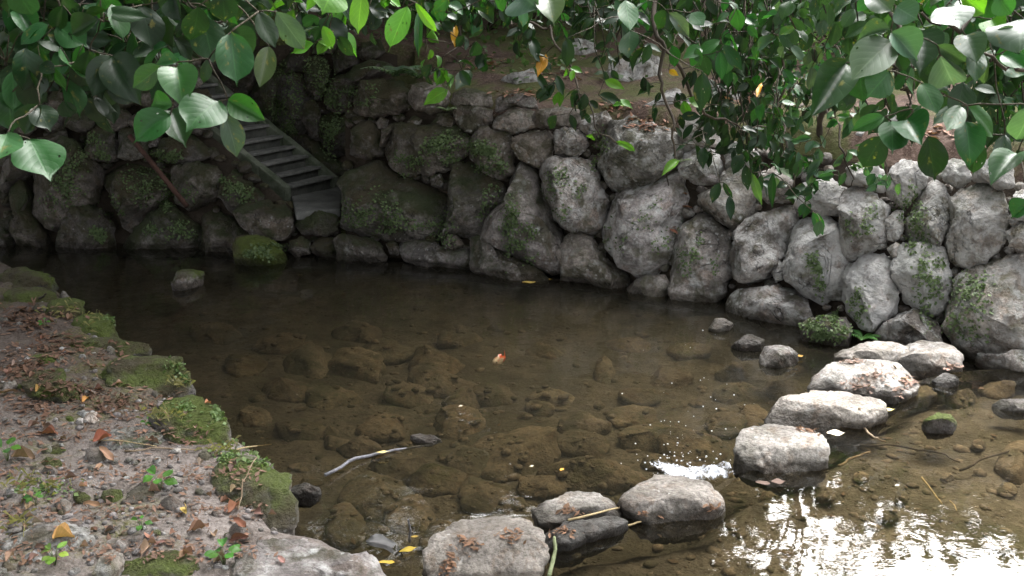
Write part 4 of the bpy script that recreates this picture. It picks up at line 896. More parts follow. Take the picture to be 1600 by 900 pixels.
# bush hanging down over the right wall
p0 = hit_wall(1260, 230); foot = Vector((p0.x+0.15, p0.y+0.35, 1.35))
t4, nd = tree('leafy bush spilling down over the right-hand boulder wall', foot, [
 ([foot+Vector((0,0,-0.15)),foot+Vector((0,-0.2,0.25)),foot+Vector((-0.05,-0.6,0.45)),foot+Vector((-0.1,-0.9,0.5))], 0.03, 0.012),
 ([foot+Vector((-0.05,-0.6,0.45)),at(1240,170,6.0),at(1230,230,5.8),at(1240,300,5.8)], 0.012, 0.003),
 ([foot+Vector((-0.05,-0.6,0.45)),at(1290,170,6.0),at(1320,240,5.8),at(1330,290,5.9)], 0.010, 0.003),
 ([foot+Vector((-0.05,-0.6,0.45)),at(1340,130,6.0),at(1375,220,5.9),at(1385,280,6.0)], 0.010, 0.003)], name='bush')
t4['category'] = 'bush'
BU = (0.028,0.075,0.034)
RB = [([(1195,90),(1330,80),(1350,180),(1320,280),(1270,330),(1215,300),(1190,200)], 62, (5.4,6.1), 27, 4, [BU,DKG,MDG,(0.055,0.11,0.06)]),
 ([(1320,230),(1370,240),(1420,300),(1400,320),(1330,280)], 9, (5.8,6.1), 22, 4, [(0.06,0.13,0.06),BU])]
n4 = grow(t4, nd, scatter(RB, 14), [], 24, SLIM)
print('leaves', n1, n2, n3, n4)

# ------------------------------------------------------------------ unseen trees added to block light above and behind and to darken the reflections
def leaf_cloud(name, pts, nrms, sizes, mat, color, parent, seed, aspect=0.6):
    """many small leaf faces in one mesh (uncountable foliage)"""
    rs = np.random.RandomState(seed); n = len(pts); pts = np.asarray(pts, dtype=np.float64); nr = np.asarray(nrms, dtype=np.float64)
    nr /= np.linalg.norm(nr, axis=1)[:,None]+1e-9
    a = rs.normal(size=(n,3)); a -= nr*(a*nr).sum(1)[:,None]; a /= np.linalg.norm(a, axis=1)[:,None]+1e-9; b = np.cross(nr, a)
    s = np.asarray(sizes)[:,None]
    V = np.stack([pts-a*s*.5, pts+b*s*.5*aspect-nr*s*.06, pts+a*s*.5-nr*s*0.16, pts-b*s*.5*aspect-nr*s*.06], axis=1).reshape(-1,3)
    me = bpy.data.meshes.new(name); me.vertices.add(4*n); me.vertices.foreach_set('co', V.ravel().astype(np.float32))
    me.loops.add(4*n); me.loops.foreach_set('vertex_index', np.arange(4*n, dtype=np.int32))
    me.polygons.add(n); me.polygons.foreach_set('loop_start', np.arange(0,4*n,4, dtype=np.int32)); me.polygons.foreach_set('loop_total', np.full(n,4,dtype=np.int32))
    uv = me.uv_layers.new(name='UVMap'); uv.data.foreach_set('uv', np.tile(np.array([0,.5,.5,1,1,.5,.5,0],dtype=np.float32), n))
    me.update(); me.validate()
    if parent is not None: me.transform(Matrix.Translation(-parent.location))
    o = link(name, me, mat, parent); o.color = (*color, 1); return o
def added_shade_tree(label, foot, top, rx, rz, nleaf, size, seed, color=(0.035,0.07,0.02)):
    r = np.random.RandomState(seed); foot = Vector(foot); top = Vector(top)
    o = empty('added_shade_tree', foot, label, 'tree', 'unseen trees added around the stream to shade it')
    pts = curve_pts(foot-Vector((0,0,0.5)), top, 0.0, 9, seed, 0.25); v, f = tube([p-foot for p in pts], [0.24-0.02*i for i in range(9)], 10, 0.1, seed)
    trk = link('trunk', mesh('trunk', v, f), M['bark'], o)
    cl = []; limbs = []
    for k in range(34):
        d = r.normal(size=3); d /= np.linalg.norm(d); q = np.array(top)+d*np.array((rx,rx,rz))*r.uniform(0.35,1.0); cl.append(q)
        if k < 9:
            a = pts[4+k%4]; vv, ff = tube([p-foot for p in curve_pts(a, Vector(q), 0.2, 6, seed+k, 0.1)], [0.08-0.013*i for i in range(6)], 6); limbs.append((vv,ff))
    for vv, ff in limbs: link('limb', mesh('limb', vv, ff), M['bark'], trk)
    cl = np.array(cl); idx = r.randint(0,len(cl),nleaf)
    P = cl[idx] + r.normal(size=(nleaf,3))*np.array((rx,rx,rz*0.8))*0.20
    N = r.normal(size=(nleaf,3))+np.array((0,0,1.2))
    tag(leaf_cloud('crown', P, N, r.uniform(0.7,1.3,nleaf)*size, M['crown'], color, o, seed), kind='stuff')
def hz(x, y): return hill_z(x, y)
TREES = [((-7.5,9.5),5.5,4.2,2.6,7500,0.30),((-4.0,16.0),8.0,5.0,4.6,14000,0.36),((2.9,15.5),7.0,3.4,4.6,15000,0.34),((7.8,16.5),0.8,4.2,0.9,9000,0.34),((15.5,13.0),6.5,4.0,3.6,9000,0.36),((-10.0,15.0),8.0,5.0,4.6,8000,0.38),((-5.6,4.5),6.0,3.0,2.2,9000,0.24),((12.5,6.0),5.2,3.0,2.8,7000,0.30),((-3.2,12.6),4.6,3.4,2.2,7500,0.26),((-8.5,17.0),1.6,2.4,2.0,6000,0.30),((-5.0,17.5),1.4,2.4,2.0,6000,0.30),((-1.8,17.0),1.6,2.2,2.1,6000,0.30),((1.0,17.5),1.5,2.2,2.0,6000,0.30),((3.6,18.0),1.5,2.2,1.8,5000,0.30),((14.5,17.0),1.6,2.6,2.0,6000,0.30),((-6.6,7.2),6.2,3.3,1.6,7000,0.28,(4.3,0.6)),((-5.0,-1.0),6.4,3.4,1.6,13000,0.28,(2.8,0.6)),((-4.8,11.8),5.0,3.2,1.4,8000,0.28,(4.6,-0.6))]
TLAB = ['dark leafy tree standing left of the mossy wall','tall tree on the slope behind the stairs','tall tree on the slope behind the middle of the wall','tall tree on the slope behind the right of the wall','tree on the slope at the far right','tall tree deep in the wood at the far left','leaning tree spreading its crown over the left bank','tree beyond the right end of the wall','low-crowned tree right above the stairs','low bushy tree at the left end of the back row','low bushy tree in the back row behind the stairs','low bushy tree in the back row left of centre','low bushy tree in the back row at the centre','low bushy tree in the back row right of centre','low bushy tree at the right end of the back row','leaning tree reaching over the left of the pool','tree behind the camera on the left bank','leaning tree reaching from above the stairs over the pool']
for i, ((x,y),h,rx,rz_,n,s,*lean) in enumerate(TREES):
    z = hz(x,y) if y > yb(x)+0.5 else (bank_z(x,y) if x < 0 else 0.0)
    added_shade_tree(TLAB[i], (x,y,z), (x+lean[0][0],y+lean[0][1],z+h) if lean else (x*0.95,y-0.3,z+h), rx, rz_, n, s, 300+i)

# ------------------------------------------------------------------ plants and rocks on the slope
vr = np.random.RandomState(5)
def shrub(label, u, v, depth, w_, h_, n, size, color, seed, name='shrub', mat='leaf_far'):
    p = at(u, v, depth); g = hill_z(p.x, p.y); foot = Vector((p.x, p.y, g)); r = np.random.RandomState(seed)
    o = empty(name, foot, label, 'shrub', 'undergrowth on the slope')
    k = 12; cl = np.array(foot)+np.stack([r.uniform(-w_,w_,k), r.uniform(-w_,w_,k)*0.7, r.uniform(0.15,1,k)*h_],1)
    st_ = [tube([Vector((0,0,-0.05)), (Vector(c)-foot)*0.5+Vector((0,0,0.05)), Vector(c)-foot], [0.010,0.007,0.003], 5) for c in cl]
    vv, ff = join(st_); link('stem', mesh('stem', vv, ff), M['twig'], o)
    P = cl[r.randint(0,k,n)]+r.normal(size=(n,3))*np.array((w_,w_,h_))*0.22; P[:,2] = np.maximum(P[:,2], g+0.02)
    leaf_cloud('foliage', P, r.normal(size=(n,3))+np.array((0,-0.5,1.0)), r.uniform(.6,1.3,n)*size, M[mat], color, o, seed); o.children[-1]['kind'] = 'stuff'
SH = [('yellow-green low shrub seen through the leaves at the upper left',200,60,11.6,0.8,0.55,700,0.07,(0.12,0.20,0.05)),
 ('bright green shrub on the left slope beside the dark trunk',110,40,11.4,0.5,0.5,450,0.07,(0.10,0.18,0.05)),
 ('green shrub at the very top left of centre',480,10,13.2,0.9,0.6,800,0.08,(0.06,0.13,0.04)),
 ('leafy shrub at the top above the stairs\' rear wall',560,20,12.8,0.7,0.55,600,0.08,(0.05,0.11,0.04)),
 ('green undergrowth clump at the top centre of the slope',760,12,12.8,1.0,0.5,900,0.08,(0.06,0.13,0.035)),
 ('bushy undergrowth right of the top centre',900,8,13.0,1.0,0.6,900,0.08,(0.05,0.12,0.035)),
 ('bright green shrub behind the hanging bush at the upper right',1320,30,10.2,0.7,0.5,800,0.075,(0.11,0.22,0.05)),
 ('light green shrub high on the slope at the right',1400,10,10.8,0.8,0.6,800,0.08,(0.09,0.19,0.05)),
 ('dark green shrub at the far upper right corner',1540,20,9.6,0.8,0.6,800,0.08,(0.04,0.09,0.03)),
 ('leafy shrub filling the slope behind the middle tree',1150,15,11.5,0.9,0.7,900,0.08,(0.05,0.11,0.035)),
 ('shrub between the pale rocks and the top edge',1040,10,12.6,0.8,0.6,800,0.08,(0.06,0.13,0.04)),
 ('low green clump at the edge of the leaf-strewn slope',690,75,11.3,0.5,0.25,400,0.06,(0.05,0.10,0.03))]
for i, a in enumerate(SH): shrub(*a, 600+i)
def fern(label, p, n, L, color, seed, cat='fern', name='fern'):
    r = random.Random(seed); o = empty(name, p, label, cat)
    for k in range(n):
        a = 2*math.pi*k/n+r.uniform(-.3,.3); dr = Vector((math.cos(a), math.sin(a), 0)); LL = L*r.uniform(.7,1.1); sd = Vector((-dr.y,dr.x,0)); fs = []
        vs = [dr*(LL*i/10) + Vector((0,0,LL*(0.75*i/10-0.62*(i/10)**2))) for i in range(11)]; uv = [(0,.5)]*11
        for i in range(10):
            t = i/10; c = dr*(LL*t) + Vector((0,0,LL*(0.75*t-0.62*t*t))); wd = LL*0.24*math.sin(math.pi*min(t+0.12,1))**0.8
            for s_ in (-1,1):
                q = c+sd*(s_*wd)+dr*(wd*0.45)-Vector((0,0,wd*0.2)); b = len(vs)
                vs.append(q); uv.append((1,.5))
                if i < 10: fs.append((i, i+1, b))
        f = link('frond', mesh('frond', vs, fs, False, uv), M['leaf_far'], o); f.color = (*jit(color, r), 1)
p = hit_wall(615,112); fern('pale green fern on top of the wall near the stairs', Vector((p.x,p.y+0.15,hill_z(p.x,p.y+0.35)+0.05)), 11, 0.42, (0.11,0.17,0.11), 1)
p = hit_wall(650,100); fern('second pale fern beside the one above the mossy block', Vector((p.x,p.y+0.35,hill_z(p.x,p.y+0.45)+0.05)), 10, 0.36, (0.10,0.16,0.10), 2)
p = hit_wall(1340,528); fern('small bright green fern at the foot of the wall by the flat stepping stone', Vector((p.x,p.y-0.10,0.05)), 9, 0.16, (0.08,0.20,0.05), 3)
p = hit_wall(700,172); fern('little pale grass fern in the wall\'s top course', Vector((p.x,p.y-0.05,p.z)), 8, 0.16, (0.13,0.19,0.11), 4)
p = hit_wall(1060,250); fern('tiny pale fern between upper wall stones', Vector((p.x,p.y-0.10,p.z)), 7, 0.12, (0.14,0.20,0.11), 5)
ROCKS = [([(945,118),(952,95),(975,80),(1010,78),(1032,92),(1036,120),(1005,134),(965,134)],'big pale lichened rock on the leaf-strewn slope'),
 ([(780,120),(795,108),(830,105),(845,120),(830,134),(795,132)],'small pale rock on the slope left of the yellow leaf'),
 ([(880,80),(895,62),(925,60),(935,78),(915,92),(890,92)],'mid-sized grey rock high on the slope'),
 ([(1000,160),(1020,142),(1060,140),(1075,158),(1050,172),(1012,172)],'flat pale rock behind the dark hanging stems'),
 ([(1100,150),(1120,128),(1160,126),(1172,150),(1140,164)],'pale rock half hidden behind the drooping twigs'),
 ([(1370,190),(1385,165),(1420,160),(1438,180),(1420,205),(1385,205)],'pinkish pale rock behind the right-hand leaves'),
 ([(1470,200),(1485,180),(1520,178),(1532,196),(1510,214),(1480,214)],'grey rock on the slope behind the upper right leaves'),
 ([(1300,215),(1318,196),(1350,196),(1360,214),(1340,228),(1312,228)],'low rock on top of the wall beside the bush')]
def hit_hill(u, v):
    d = ray(u, v); a = 3.0; prev = a
    while a < 40:
        p = O+d*a
        if p.y > yb(p.x)+KB*ztop(p.x)+0.1 and p.z < hill_z(p.x, p.y): return p
        a += 0.08
    return O+d*20
for i, (poly, lab) in enumerate(ROCKS):
    cu = sum(q[0] for q in poly)/len(poly); p0 = hit_hill(cu, max(q[1] for q in poly)-4); n = (Vector((-p0.x,-p0.y,0)).normalized()*0.8+Vector((0,0,1))).normalized()
    tag(stone(poly, lambda u, v: hit_plane(u, v, p0, n), lambda q: n, M['wall'], 0.4, (0.05,0.9,0.66), None, 'rock', sink=0.04), lab, 'rock')
gv = np.random.RandomState(12); P=[];N=[]
for _ in range(9000):
    x, y = gv.uniform(-8,8), gv.uniform(8,17); k_ = fbm((x,y,4), 0.55, 3)
    if y < yb(x)+KB*ztop(x)+0.5 or k_ < 0.02+0.10*(1 if -1.0 < x < 2.4 and y < 12.0 else -0.5): continue
    a_, p_ = stair_c(x, y)
    if a_ > -1.1 and p_ < SWID+0.8: continue
    P.append((x, y, hill_z(x,y)+abs(gv.normal())*0.10)); N.append(gv.normal(size=3)*.6+np.array((0,-.3,1)))
o = leaf_cloud('ground_cover', P, N, gv.uniform(.05,.11,len(P)), M['leaf_far'], (0.065,0.125,0.035), None, 46, 0.7); tag(o, 'low green ground cover growing on the slope', 'ground cover', kind='stuff')
# a dark trunk at the far left
q0 = at(52,130,11.4); q0.z = hill_z(q0.x,q0.y)-0.1
tt = empty('slim_tree', q0, 'slim dark tree trunk rising at the upper left behind the wall', 'tree')
v, f = tube([Vector((0,0,0)),Vector((-.03,0,1.0)),Vector((.02,.05,2.4)),Vector((.1,.1,4.5))],[.09,.08,.07,.05],9,.1); link('trunk', mesh('trunk',v,f), M['bark'], tt)
for k in range(5):
    e_ = Vector((0.9*math.cos(k*1.3),0.9*math.sin(k*1.3),4.2+0.25*k)); v, f = tube(curve_pts(Vector((.06,.07,3.2+.2*k)),e_,0.1,5,k,.03),[.03,.025,.02,.015,.01],6); link('limb', mesh('limb',v,f), M['bark'], tt)
P = np.array(q0)+np.array((0,0,4.5))+vr.normal(size=(1500,3))*np.array((.7,.7,.4)); tag(leaf_cloud('crown', P, vr.normal(size=(1500,3))+np.array((0,0,1)), vr.uniform(.08,.16,1500), M['crown'], (0.04,0.08,0.02), tt, 9), kind='stuff')

# ------------------------------------------------------------------ creepers on the wall stones (tiny leaves)
bpy.context.view_layer.update()
dg = bpy.context.evaluated_depsgraph_get()
CRE = [(690,225,42,26,520),(765,245,28,24,560),(800,345,22,60,260),(820,375,30,25,180),(880,300,30,36,170),(940,240,20,30,150),(690,350,30,30,160),(600,330,50,36,260),(560,345,30,14,140),(630,352,60,10,220),(450,160,30,50,560),(520,210,22,36,380),(500,120,30,30,300),(440,190,25,25,250),(520,140,26,22,240),(260,240,26,18,300),(200,300,40,40,380),(280,300,30,25,330),(150,230,22,18,200),(110,290,40,50,360),(270,360,26,20,260),(365,300,20,22,320),(150,370,18,16,200),(690,100,10,10,20),(1280,415,22,34,150),(1430,350,26,50,260),(1440,440,30,40,240),(1540,470,50,50,300),(1340,480,20,30,90),(1345,350,25,30,80),(1080,400,24,34,120),(1000,360,40,40,90),(405,392,36,14,260),(1285,512,34,18,360),(1300,493,12,10,140),(640,260,30,20,140),(570,150,30,16,160),(760,320,14,30,90)]
P = []; N = []; S = []
for u, v, a, b, n in CRE:
    sub = [(u+vr.normal()*a*.5, v+vr.normal()*b*.5) for _ in range(7)]
    for _ in range(int(n*1.3)):
        su, sv2 = sub[vr.randint(7)]
        uu, vv = su+vr.normal()*a*0.22, sv2+vr.normal()*b*0.22
        hit, loc, nr, ix, ob, mw = sc.ray_cast(dg, hit_wall(uu, vv)-ray(uu, vv)*1.0, ray(uu, vv).normalized())
        if hit and ob and ob.name.split('.')[0] in ('stone','bank_stone'):
            P.append(loc+nr*0.012); N.append(nr*1.0+Vector(vr.normal(size=3))*0.7+Vector((0,0,.5))); S.append(vr.uniform(0.016,0.036))
o = leaf_cloud('creeper', P, N, S, M['creeper'], (0.105,0.150,0.068), None, 44, 0.75); tag(o, 'tiny-leaved creepers growing in patches over the wall stones', 'creeper', kind='stuff')
# ------------------------------------------------------------------ on the bank: pebbles, fallen leaves, seedlings
lr = random.Random(77)
def bank_p(u, v):
    p = hit_z(u, v, 0.25)
    for _ in range(4): p = hit_z(u, v, bank_z(p.x, p.y))
    return p
def top_p(u, v):                                          # first surface under that pixel
    d = ray(u, v).normalized(); o_ = O + d*2.75
    for _ in range(4):
        hit, loc, nr, ix, ob, mw = sc.ray_cast(dg, o_, d)
        if not hit: return None, None
        if ob.name.split('.')[0] not in ('leaf','twigs','pool_water','stream_water','overflow_water','branch'): return loc, nr
        o_ = loc + d*0.01
    return loc, nr
bpy.context.view_layer.update(); dg = bpy.context.evaluated_depsgraph_get()
peb = []
for i in range(900):
    u, v = lr.uniform(-10,480), 455+450*lr.random()**0.8
    p = bank_p(u, v)
    if shore_d(p.x,p.y) < 0.04: continue
    s = lr.choice((0.006,0.008,0.010,0.014,0.020))*lr.uniform(.7,1.3); bm = bmesh.new(); bmesh.ops.create_icosphere(bm, subdivisions=1, radius=1)
    m = Matrix.Translation(p+Vector((0,0,s*0.15))) @ Matrix.Rotation(lr.uniform(0,6),4,'Z') @ Matrix.Diagonal((s*lr.uniform(.8,1.4), s, s*lr.uniform(.5,.8), 1))
    peb.append(([m @ (x.co*(1+lr.uniform(-.18,.18))) for x in bm.verts], [tuple(q.index for q in f.verts) for f in bm.faces])); bm.free()
v, f = join(peb); g = link('gravel', mesh('gravel', v, f), M['bankstone']); g.color = (0,0.5,0.62,1); tag(g, 'small grey gravel strewn over the earth bank', 'gravel', kind='stuff')
BRN = [(0.17,0.085,0.060),(0.24,0.14,0.10),(0.13,0.08,0.062),(0.30,0.19,0.14),(0.20,0.11,0.08)]
def fallen(u, v, px, ang, col, label, group, lift=0.012, me=None, cat='leaf'):
    p, nr = top_p(u, v)
    if p is None: return
    L = 0.8*px*(p-O).length/F; n = (nr*0.6+Vector((0,0,1))).normalized(); a = math.radians(ang)
    y = Vector((math.cos(a), math.sin(a), lr.uniform(-.1,.25))); y = (y-n*y.dot(n)).normalized()
    b = p - y*L*0.5 + n*(lift+0.03*L)
    o = place_leaf(me or lr.choice(DRY), b, b+y*L, n+Vector((lr.uniform(-.5,.5),lr.uniform(-.5,.5),0)), lr.uniform(.75,1.0), None, jit(tuple(.82*c+.18*(.3*col[0]+.5*col[1]+.2*col[2]) for c in col), lr, .15), 'fallen_leaf')
    return tag(o, label, cat, group)
HERO = [(75,680,40,170,(0.16,0.06,0.04),'long curled red-brown leaf left of the middle of the bank'),(160,690,34,40,(0.32,0.09,0.04),'brightest orange-red leaf on the middle of the bank'),(165,713,40,150,(0.30,0.16,0.10),'pale brown curled leaf below the orange-red leaf'),(290,802,26,110,(0.42,0.26,0.03),'yellow-green leaf lying on bare soil near the bank\'s corner'),(100,842,36,25,(0.50,0.32,0.08),'narrow yellow leaf on the pebbly rock'),(58,610,20,100,(0.45,0.24,0.04),'small yellow leaf high on the left of the bank'),(133,628,18,80,(0.45,0.22,0.04),'orange-yellow leaf by the dark mossy rock'),(310,832,40,20,(0.20,0.09,0.055),'big curled brown leaf right of bottom centre of the bank'),(365,800,34,70,(0.24,0.11,0.06),'upright brown leaf under the moss-capped edge stone'),(375,822,38,140,(0.17,0.07,0.045),'dark red-brown leaf, upper of the pair near the grey boulder'),(375,845,36,10,(0.19,0.08,0.045),'crumpled red-brown leaf, lower of the pair near the grey boulder'),(145,793,34,165,(0.25,0.12,0.07),'folded brown leaf left of the round brown-grey rock'),(36,718,40,5,(0.30,0.18,0.10),'broad tan leaf at the left edge of the bank'),(236,840,26,100,(0.30,0.15,0.10),'pinkish brown leaf standing near the bottom of the bank'),(8,618,40,20,(0.24,0.12,0.07),'large brown leaf at the left frame edge'),(325,632,16,60,(0.30,0.14,0.07),'small brown leaf on the mossy lump by the water')]
for u, v, px, a, c, lab in HERO: fallen(u, v, px, a, c, lab, 'single leaves fallen on the bank')
k = 0; smalls = []
for _ in range(200):
    if k >= 74: break
    u, v = lr.uniform(0,440), 470+425*lr.random()
    p = bank_p(u, v)
    if shore_d(p.x,p.y) < 0.12: continue
    k += 1; o = fallen(u, v, lr.uniform(11,22)*interp(v,[460,900],[0.75,1.35]), lr.uniform(0,360), lr.choice(BRN), 'small brown fallen leaf among the litter on the earth bank', 'small brown leaves on the bank')
    if o: smalls.append((o, u, v))
ANCH = [(40,432,'far corner bank stone'),(95,478,'green domed edge stone'),(150,508,'tall grassy edge stone'),(165,540,'long flat mossy edge stone'),(225,575,'moss-capped grey-fronted bank stone'),(300,655,'mossy lump with ground ivy'),(395,760,'big moss-capped edge stone'),(490,870,'lichen-marked bottom boulder'),(75,838,'pebbly conglomerate rock'),(172,816,'angular grey rock'),(88,597,'dark green mossy rock'),(218,686,'long speckled rock'),(220,770,'rounded brown-grey rock'),(245,888,'half-buried brown stone'),(70,558,'small bright mossy stone'),(76,702,'flat moss cushion stone'),(96,660,'egg-shaped mauve stone'),(350,875,'bright seedling near the bottom'),(12,720,'seedling at the left edge'),(290,802,'yellow-green leaf on bare soil'),(60,766,'mossy left part of the bank')]
ORD = ['closest','second closest','third closest','fourth closest','fifth closest','sixth closest','seventh closest','eighth closest','ninth closest','tenth closest']
near = {}
for o, u, v in smalls:
    i = min(range(len(ANCH)), key=lambda q: (ANCH[q][0]-u)**2+((ANCH[q][1]-v)*1.3)**2); near.setdefault(i, []).append((math.hypot(ANCH[i][0]-u, ANCH[i][1]-v), o))
for i, l in near.items():
    for r_, (_, o) in enumerate(sorted(l, key=lambda q: q[0])): o['label'] = 'small brown fallen leaf, %s of those around the %s' % (ORD[min(r_,9)], ANCH[i][2])
def litter(name, label, spots, n, px, cols, seed, cat='leaf litter'):
    r = random.Random(seed); parts = []
    for _ in range(n):
        u, v, a, b = r.choice(spots); p, nr = top_p(r.gauss(u,a*.45), r.gauss(v,b*.45))
        if p is None or nr.z < 0.55: continue
        s = px*r.uniform(.5,1.3)*(p-O).length/F; y = Vector((r.uniform(-1,1),r.uniform(-1,1),r.uniform(-.2,.3))).normalized(); x = y.cross(Vector((r.uniform(-.4,.4),r.uniform(-.4,.4),1))).normalized(); z = x.cross(y)
        w_ = s*r.choice((0.08,0.12,0.45,0.5)); q = p+Vector((0,0,0.006))
        parts.append(([q-y*s*.5, q+x*w_*.5+z*s*.1, q+y*s*.5+z*s*r.uniform(0,.25), q-x*w_*.5+z*s*.08],[(0,1,2,3)]))
    v, f = join(parts); me = mesh(name, v, f, False, [(0,.5),(.5,1),(1,.5),(.5,0)]*len(parts)); o = link(name, me, M['dry']); o.color = (*cols,1); return tag(o, label, cat, kind='stuff')
litter('leaf_litter', 'pinkish dry litter drifted over the crossing stones by the wall', [(1365,588,40,20),(1340,605,30,10),(1400,615,18,10),(1330,566,20,6)], 300, 9, (0.22,0.155,0.13), 1)
litter('leaf_litter', 'drift of pale brown leaves floating at the foot of the right wall', [(1505,590,18,14),(1525,600,12,12),(1420,598,18,8),(1560,578,30,6),(1490,575,24,6)], 210, 14, (0.32,0.22,0.185), 2)
litter('needle_litter', 'brown dead needles lying on the front stepping stones', [(700,885,14,24),(735,850,24,14),(880,830,34,14),(890,800,26,8),(800,840,24,14),(1270,672,26,8),(1010,805,30,8),(1110,795,16,6)], 420, 13, (0.17,0.10,0.065), 3)
litter('leaf_litter', 'fine brown litter of stalks and crumbs over the bank', [(u,v,50,26) for u in range(20,440,70) for v in range(500,900,60) if u < interp(v,[460,600,700,800,900],[120,260,360,430,500])], 2600, 11, (0.17,0.105,0.078), 4)
litter('leaf_litter', 'dark matted leaf litter covering the far upper part of the bank', [(40,500,50,20),(90,540,60,20),(40,580,50,20),(120,610,60,18),(180,640,60,18),(60,640,60,22)], 900, 14, (0.115,0.068,0.048), 7)
litter('leaf_litter', 'reddish leaf litter caught on the slope above the wall', [(870,110,60,26),(960,170,60,16),(820,150,50,12),(760,100,40,14),(1430,210,60,20),(1010,195,40,14),(1150,150,40,20)], 700, 12, (0.28,0.16,0.12), 5)
litter('leaf_litter', 'dry reddish stalks caught in the gap between upper wall stones', [(1072,305,8,16),(1068,325,8,10),(1055,360,6,12)], 50, 22, (0.26,0.12,0.08), 6)
def seedling(u, v, hpx, n, label, col=(0.060,0.165,0.028)):
    p = bank_p(u, v); s = hpx*(p-O).length/F; o = empty('seedling', p, label, 'seedling', 'green seedlings on the bank')
    tops = []
    for k in range(n):
        a = 2*math.pi*k/n+lr.uniform(-.4,.4); q = Vector((math.cos(a)*.25*s, math.sin(a)*.25*s, s*lr.uniform(.45,.8))); vv, ff = tube([Vector((0,0,-.01)), q*0.6+Vector((0,0,.1*s)), q], [.0025,.002,.0015], 5); tops.append((vv,ff))
        d = Vector((math.cos(a), math.sin(a), .1)); place_leaf(LEAF[k%10], p+q, p+q+d*s*lr.uniform(.45,.65), Vector((0,-.3,1)), 1.15, o, jit(col, lr))
    vv, ff = join(tops); link('stem', mesh('stem', vv, ff), M['reed'], o)
seedling(250,766,34,5,'green seedling with lobed leaves in the middle of the bank'); seedling(350,884,34,7,'bright green seedling near the bottom of the bank')
seedling(86,882,28,6,'yellow-green seedling below the pebbly rock',(0.16,0.26,0.05)); seedling(12,720,34,5,'green seedling at the left edge of the bank'); seedling(232,668,16,4,'tiny green seedling on the long speckled rock'); seedling(222,828,20,4,'pale seedling above the half-buried brown stone'); seedling(55,790,20,4,'little green seedling on the mossy left part of the bank'); seedling(70,510,12,4,'small light green sprout among dead leaves on the upper bank')
seedling(10,408,40,6,'leafy little plant at the far left waterline',(0.10,0.14,0.05))
# ground ivy and grass on the mossy edges
P=[];N=[];S=[]
for u, v, a, b, n in [(275,575,20,14,60),(288,592,8,8,50),(395,690,34,18,150),(340,650,16,16,80),(410,720,16,16,70),(355,715,30,14,80),(290,640,26,14,70),(172,500,12,8,30),(60,765,50,14,90)]:
    for _ in range(n):
        p, nr = top_p(u+vr.normal()*a*.5, v+vr.normal()*b*.5)
        if p is not None and p.z > 0.0: P.append(p+nr*.012); N.append(Vector((0,0,1))+Vector(vr.normal(size=3))*.6); S.append(vr.uniform(.014,.032))
o = leaf_cloud('ground_ivy', P, N, S, M['creeper'], (0.12,0.18,0.07), None, 45, 0.8); tag(o, 'small pale ivy leaves trailing over the mossy bank edge', 'ground ivy', kind='stuff')
gp = []
for u, v, a, b, n in [(120,490,60,20,60),(250,650,40,14,50),(280,600,30,8,40),(345,700,40,10,40),(60,760,50,16,60),(400,700,20,10,30),(30,820,24,16,30)]:
    for _ in range(n):
        p, nr = top_p(u+vr.normal()*a*.5, v+vr.normal()*b*.5)
        if p is None or p.z < 0.02: continue
        L = vr.uniform(.03,.09); d = Vector((vr.normal()*.8, vr.normal()*.8, 0.6)).normalized(); x = d.cross(Vector((0,0,1))).normalized()*0.0018
        gp.append(([p-x, p+x, p+d*L*.6+x*.7+Vector((0,0,.004)), p+d*L-Vector((0,0,L*.3))],[(0,1,2,3)]))
v, f = join(gp); g = link('grass', mesh('grass', v, f, False, [(0,.4),(0,.6),(1,.6),(1,.4)]*len(gp)), M['leaf_far']); g.color = (0.24,0.22,0.11,1); tag(g, 'thin dry grass blades on the mossy bank', 'grass', kind='stuff')

# gravel and rotting leaves on the bed of the pool and the stream
br = random.Random(91); peb = []; lit = []
for i in range(2600):
    u, v = br.uniform(150,1600), 420+480*br.random()
    p = hit_z(u, v, -0.15)
    if shore_d(p.x,p.y) > -0.05 or yb(p.x)-p.y < 0.05: continue
    q, nr = top_p(u, v)
    if q is None or q.z > -0.01 + (0.05 if above_weir(q.x,q.y) > 0.1 else 0): continue
    if i % 4:
        s = br.choice((0.006,0.009,0.012,0.018,0.030))*br.uniform(.7,1.4); bm = bmesh.new(); bmesh.ops.create_icosphere(bm, subdivisions=1, radius=1)
        m = Matrix.Translation(q) @ Matrix.Rotation(br.uniform(0,6),4,'Z') @ Matrix.Diagonal((s*br.uniform(.9,1.7), s, s*br.uniform(.3,.6), 1))
        peb.append(([m @ (x.co*(1+br.uniform(-.2,.2))) for x in bm.verts], [tuple(e.index for e in f.verts) for f in bm.faces])); bm.free()
    else:
        s = br.uniform(.02,.075); a = br.uniform(0,6.3); y = Vector((math.cos(a),math.sin(a),br.uniform(-.1,.1))); x = Vector((-y.y,y.x,0))*br.choice((.06,.1,.4,.5)); n_ = Vector((0,0,.006))
        lit.append(([q+n_-y*s*.5, q+n_+x*s*.5+n_*br.random(), q+n_*2+y*s*.5, q+n_-x*s*.5],[(0,1,2,3)]))
v, f = join(peb); g = link('bed_gravel', mesh('bed_gravel', v, f), M['bed']); g.color = (0,0.1,0.52,1); tag(g, 'small gravel lying on the stream bed under water', 'gravel', kind='stuff')
v, f = join(lit); g = link('sunken_litter', mesh('sunken_litter', v, f, False, [(0,.5),(.5,1),(1,.5),(.5,0)]*len(lit)), M['dry']); g.color = (0.075,0.052,0.030,1); tag(g, 'dark rotting leaves and twigs sunk on the stream bed', 'leaf litter', kind='stuff')
bpy.context.view_layer.update(); dg = bpy.context.evaluated_depsgraph_get()

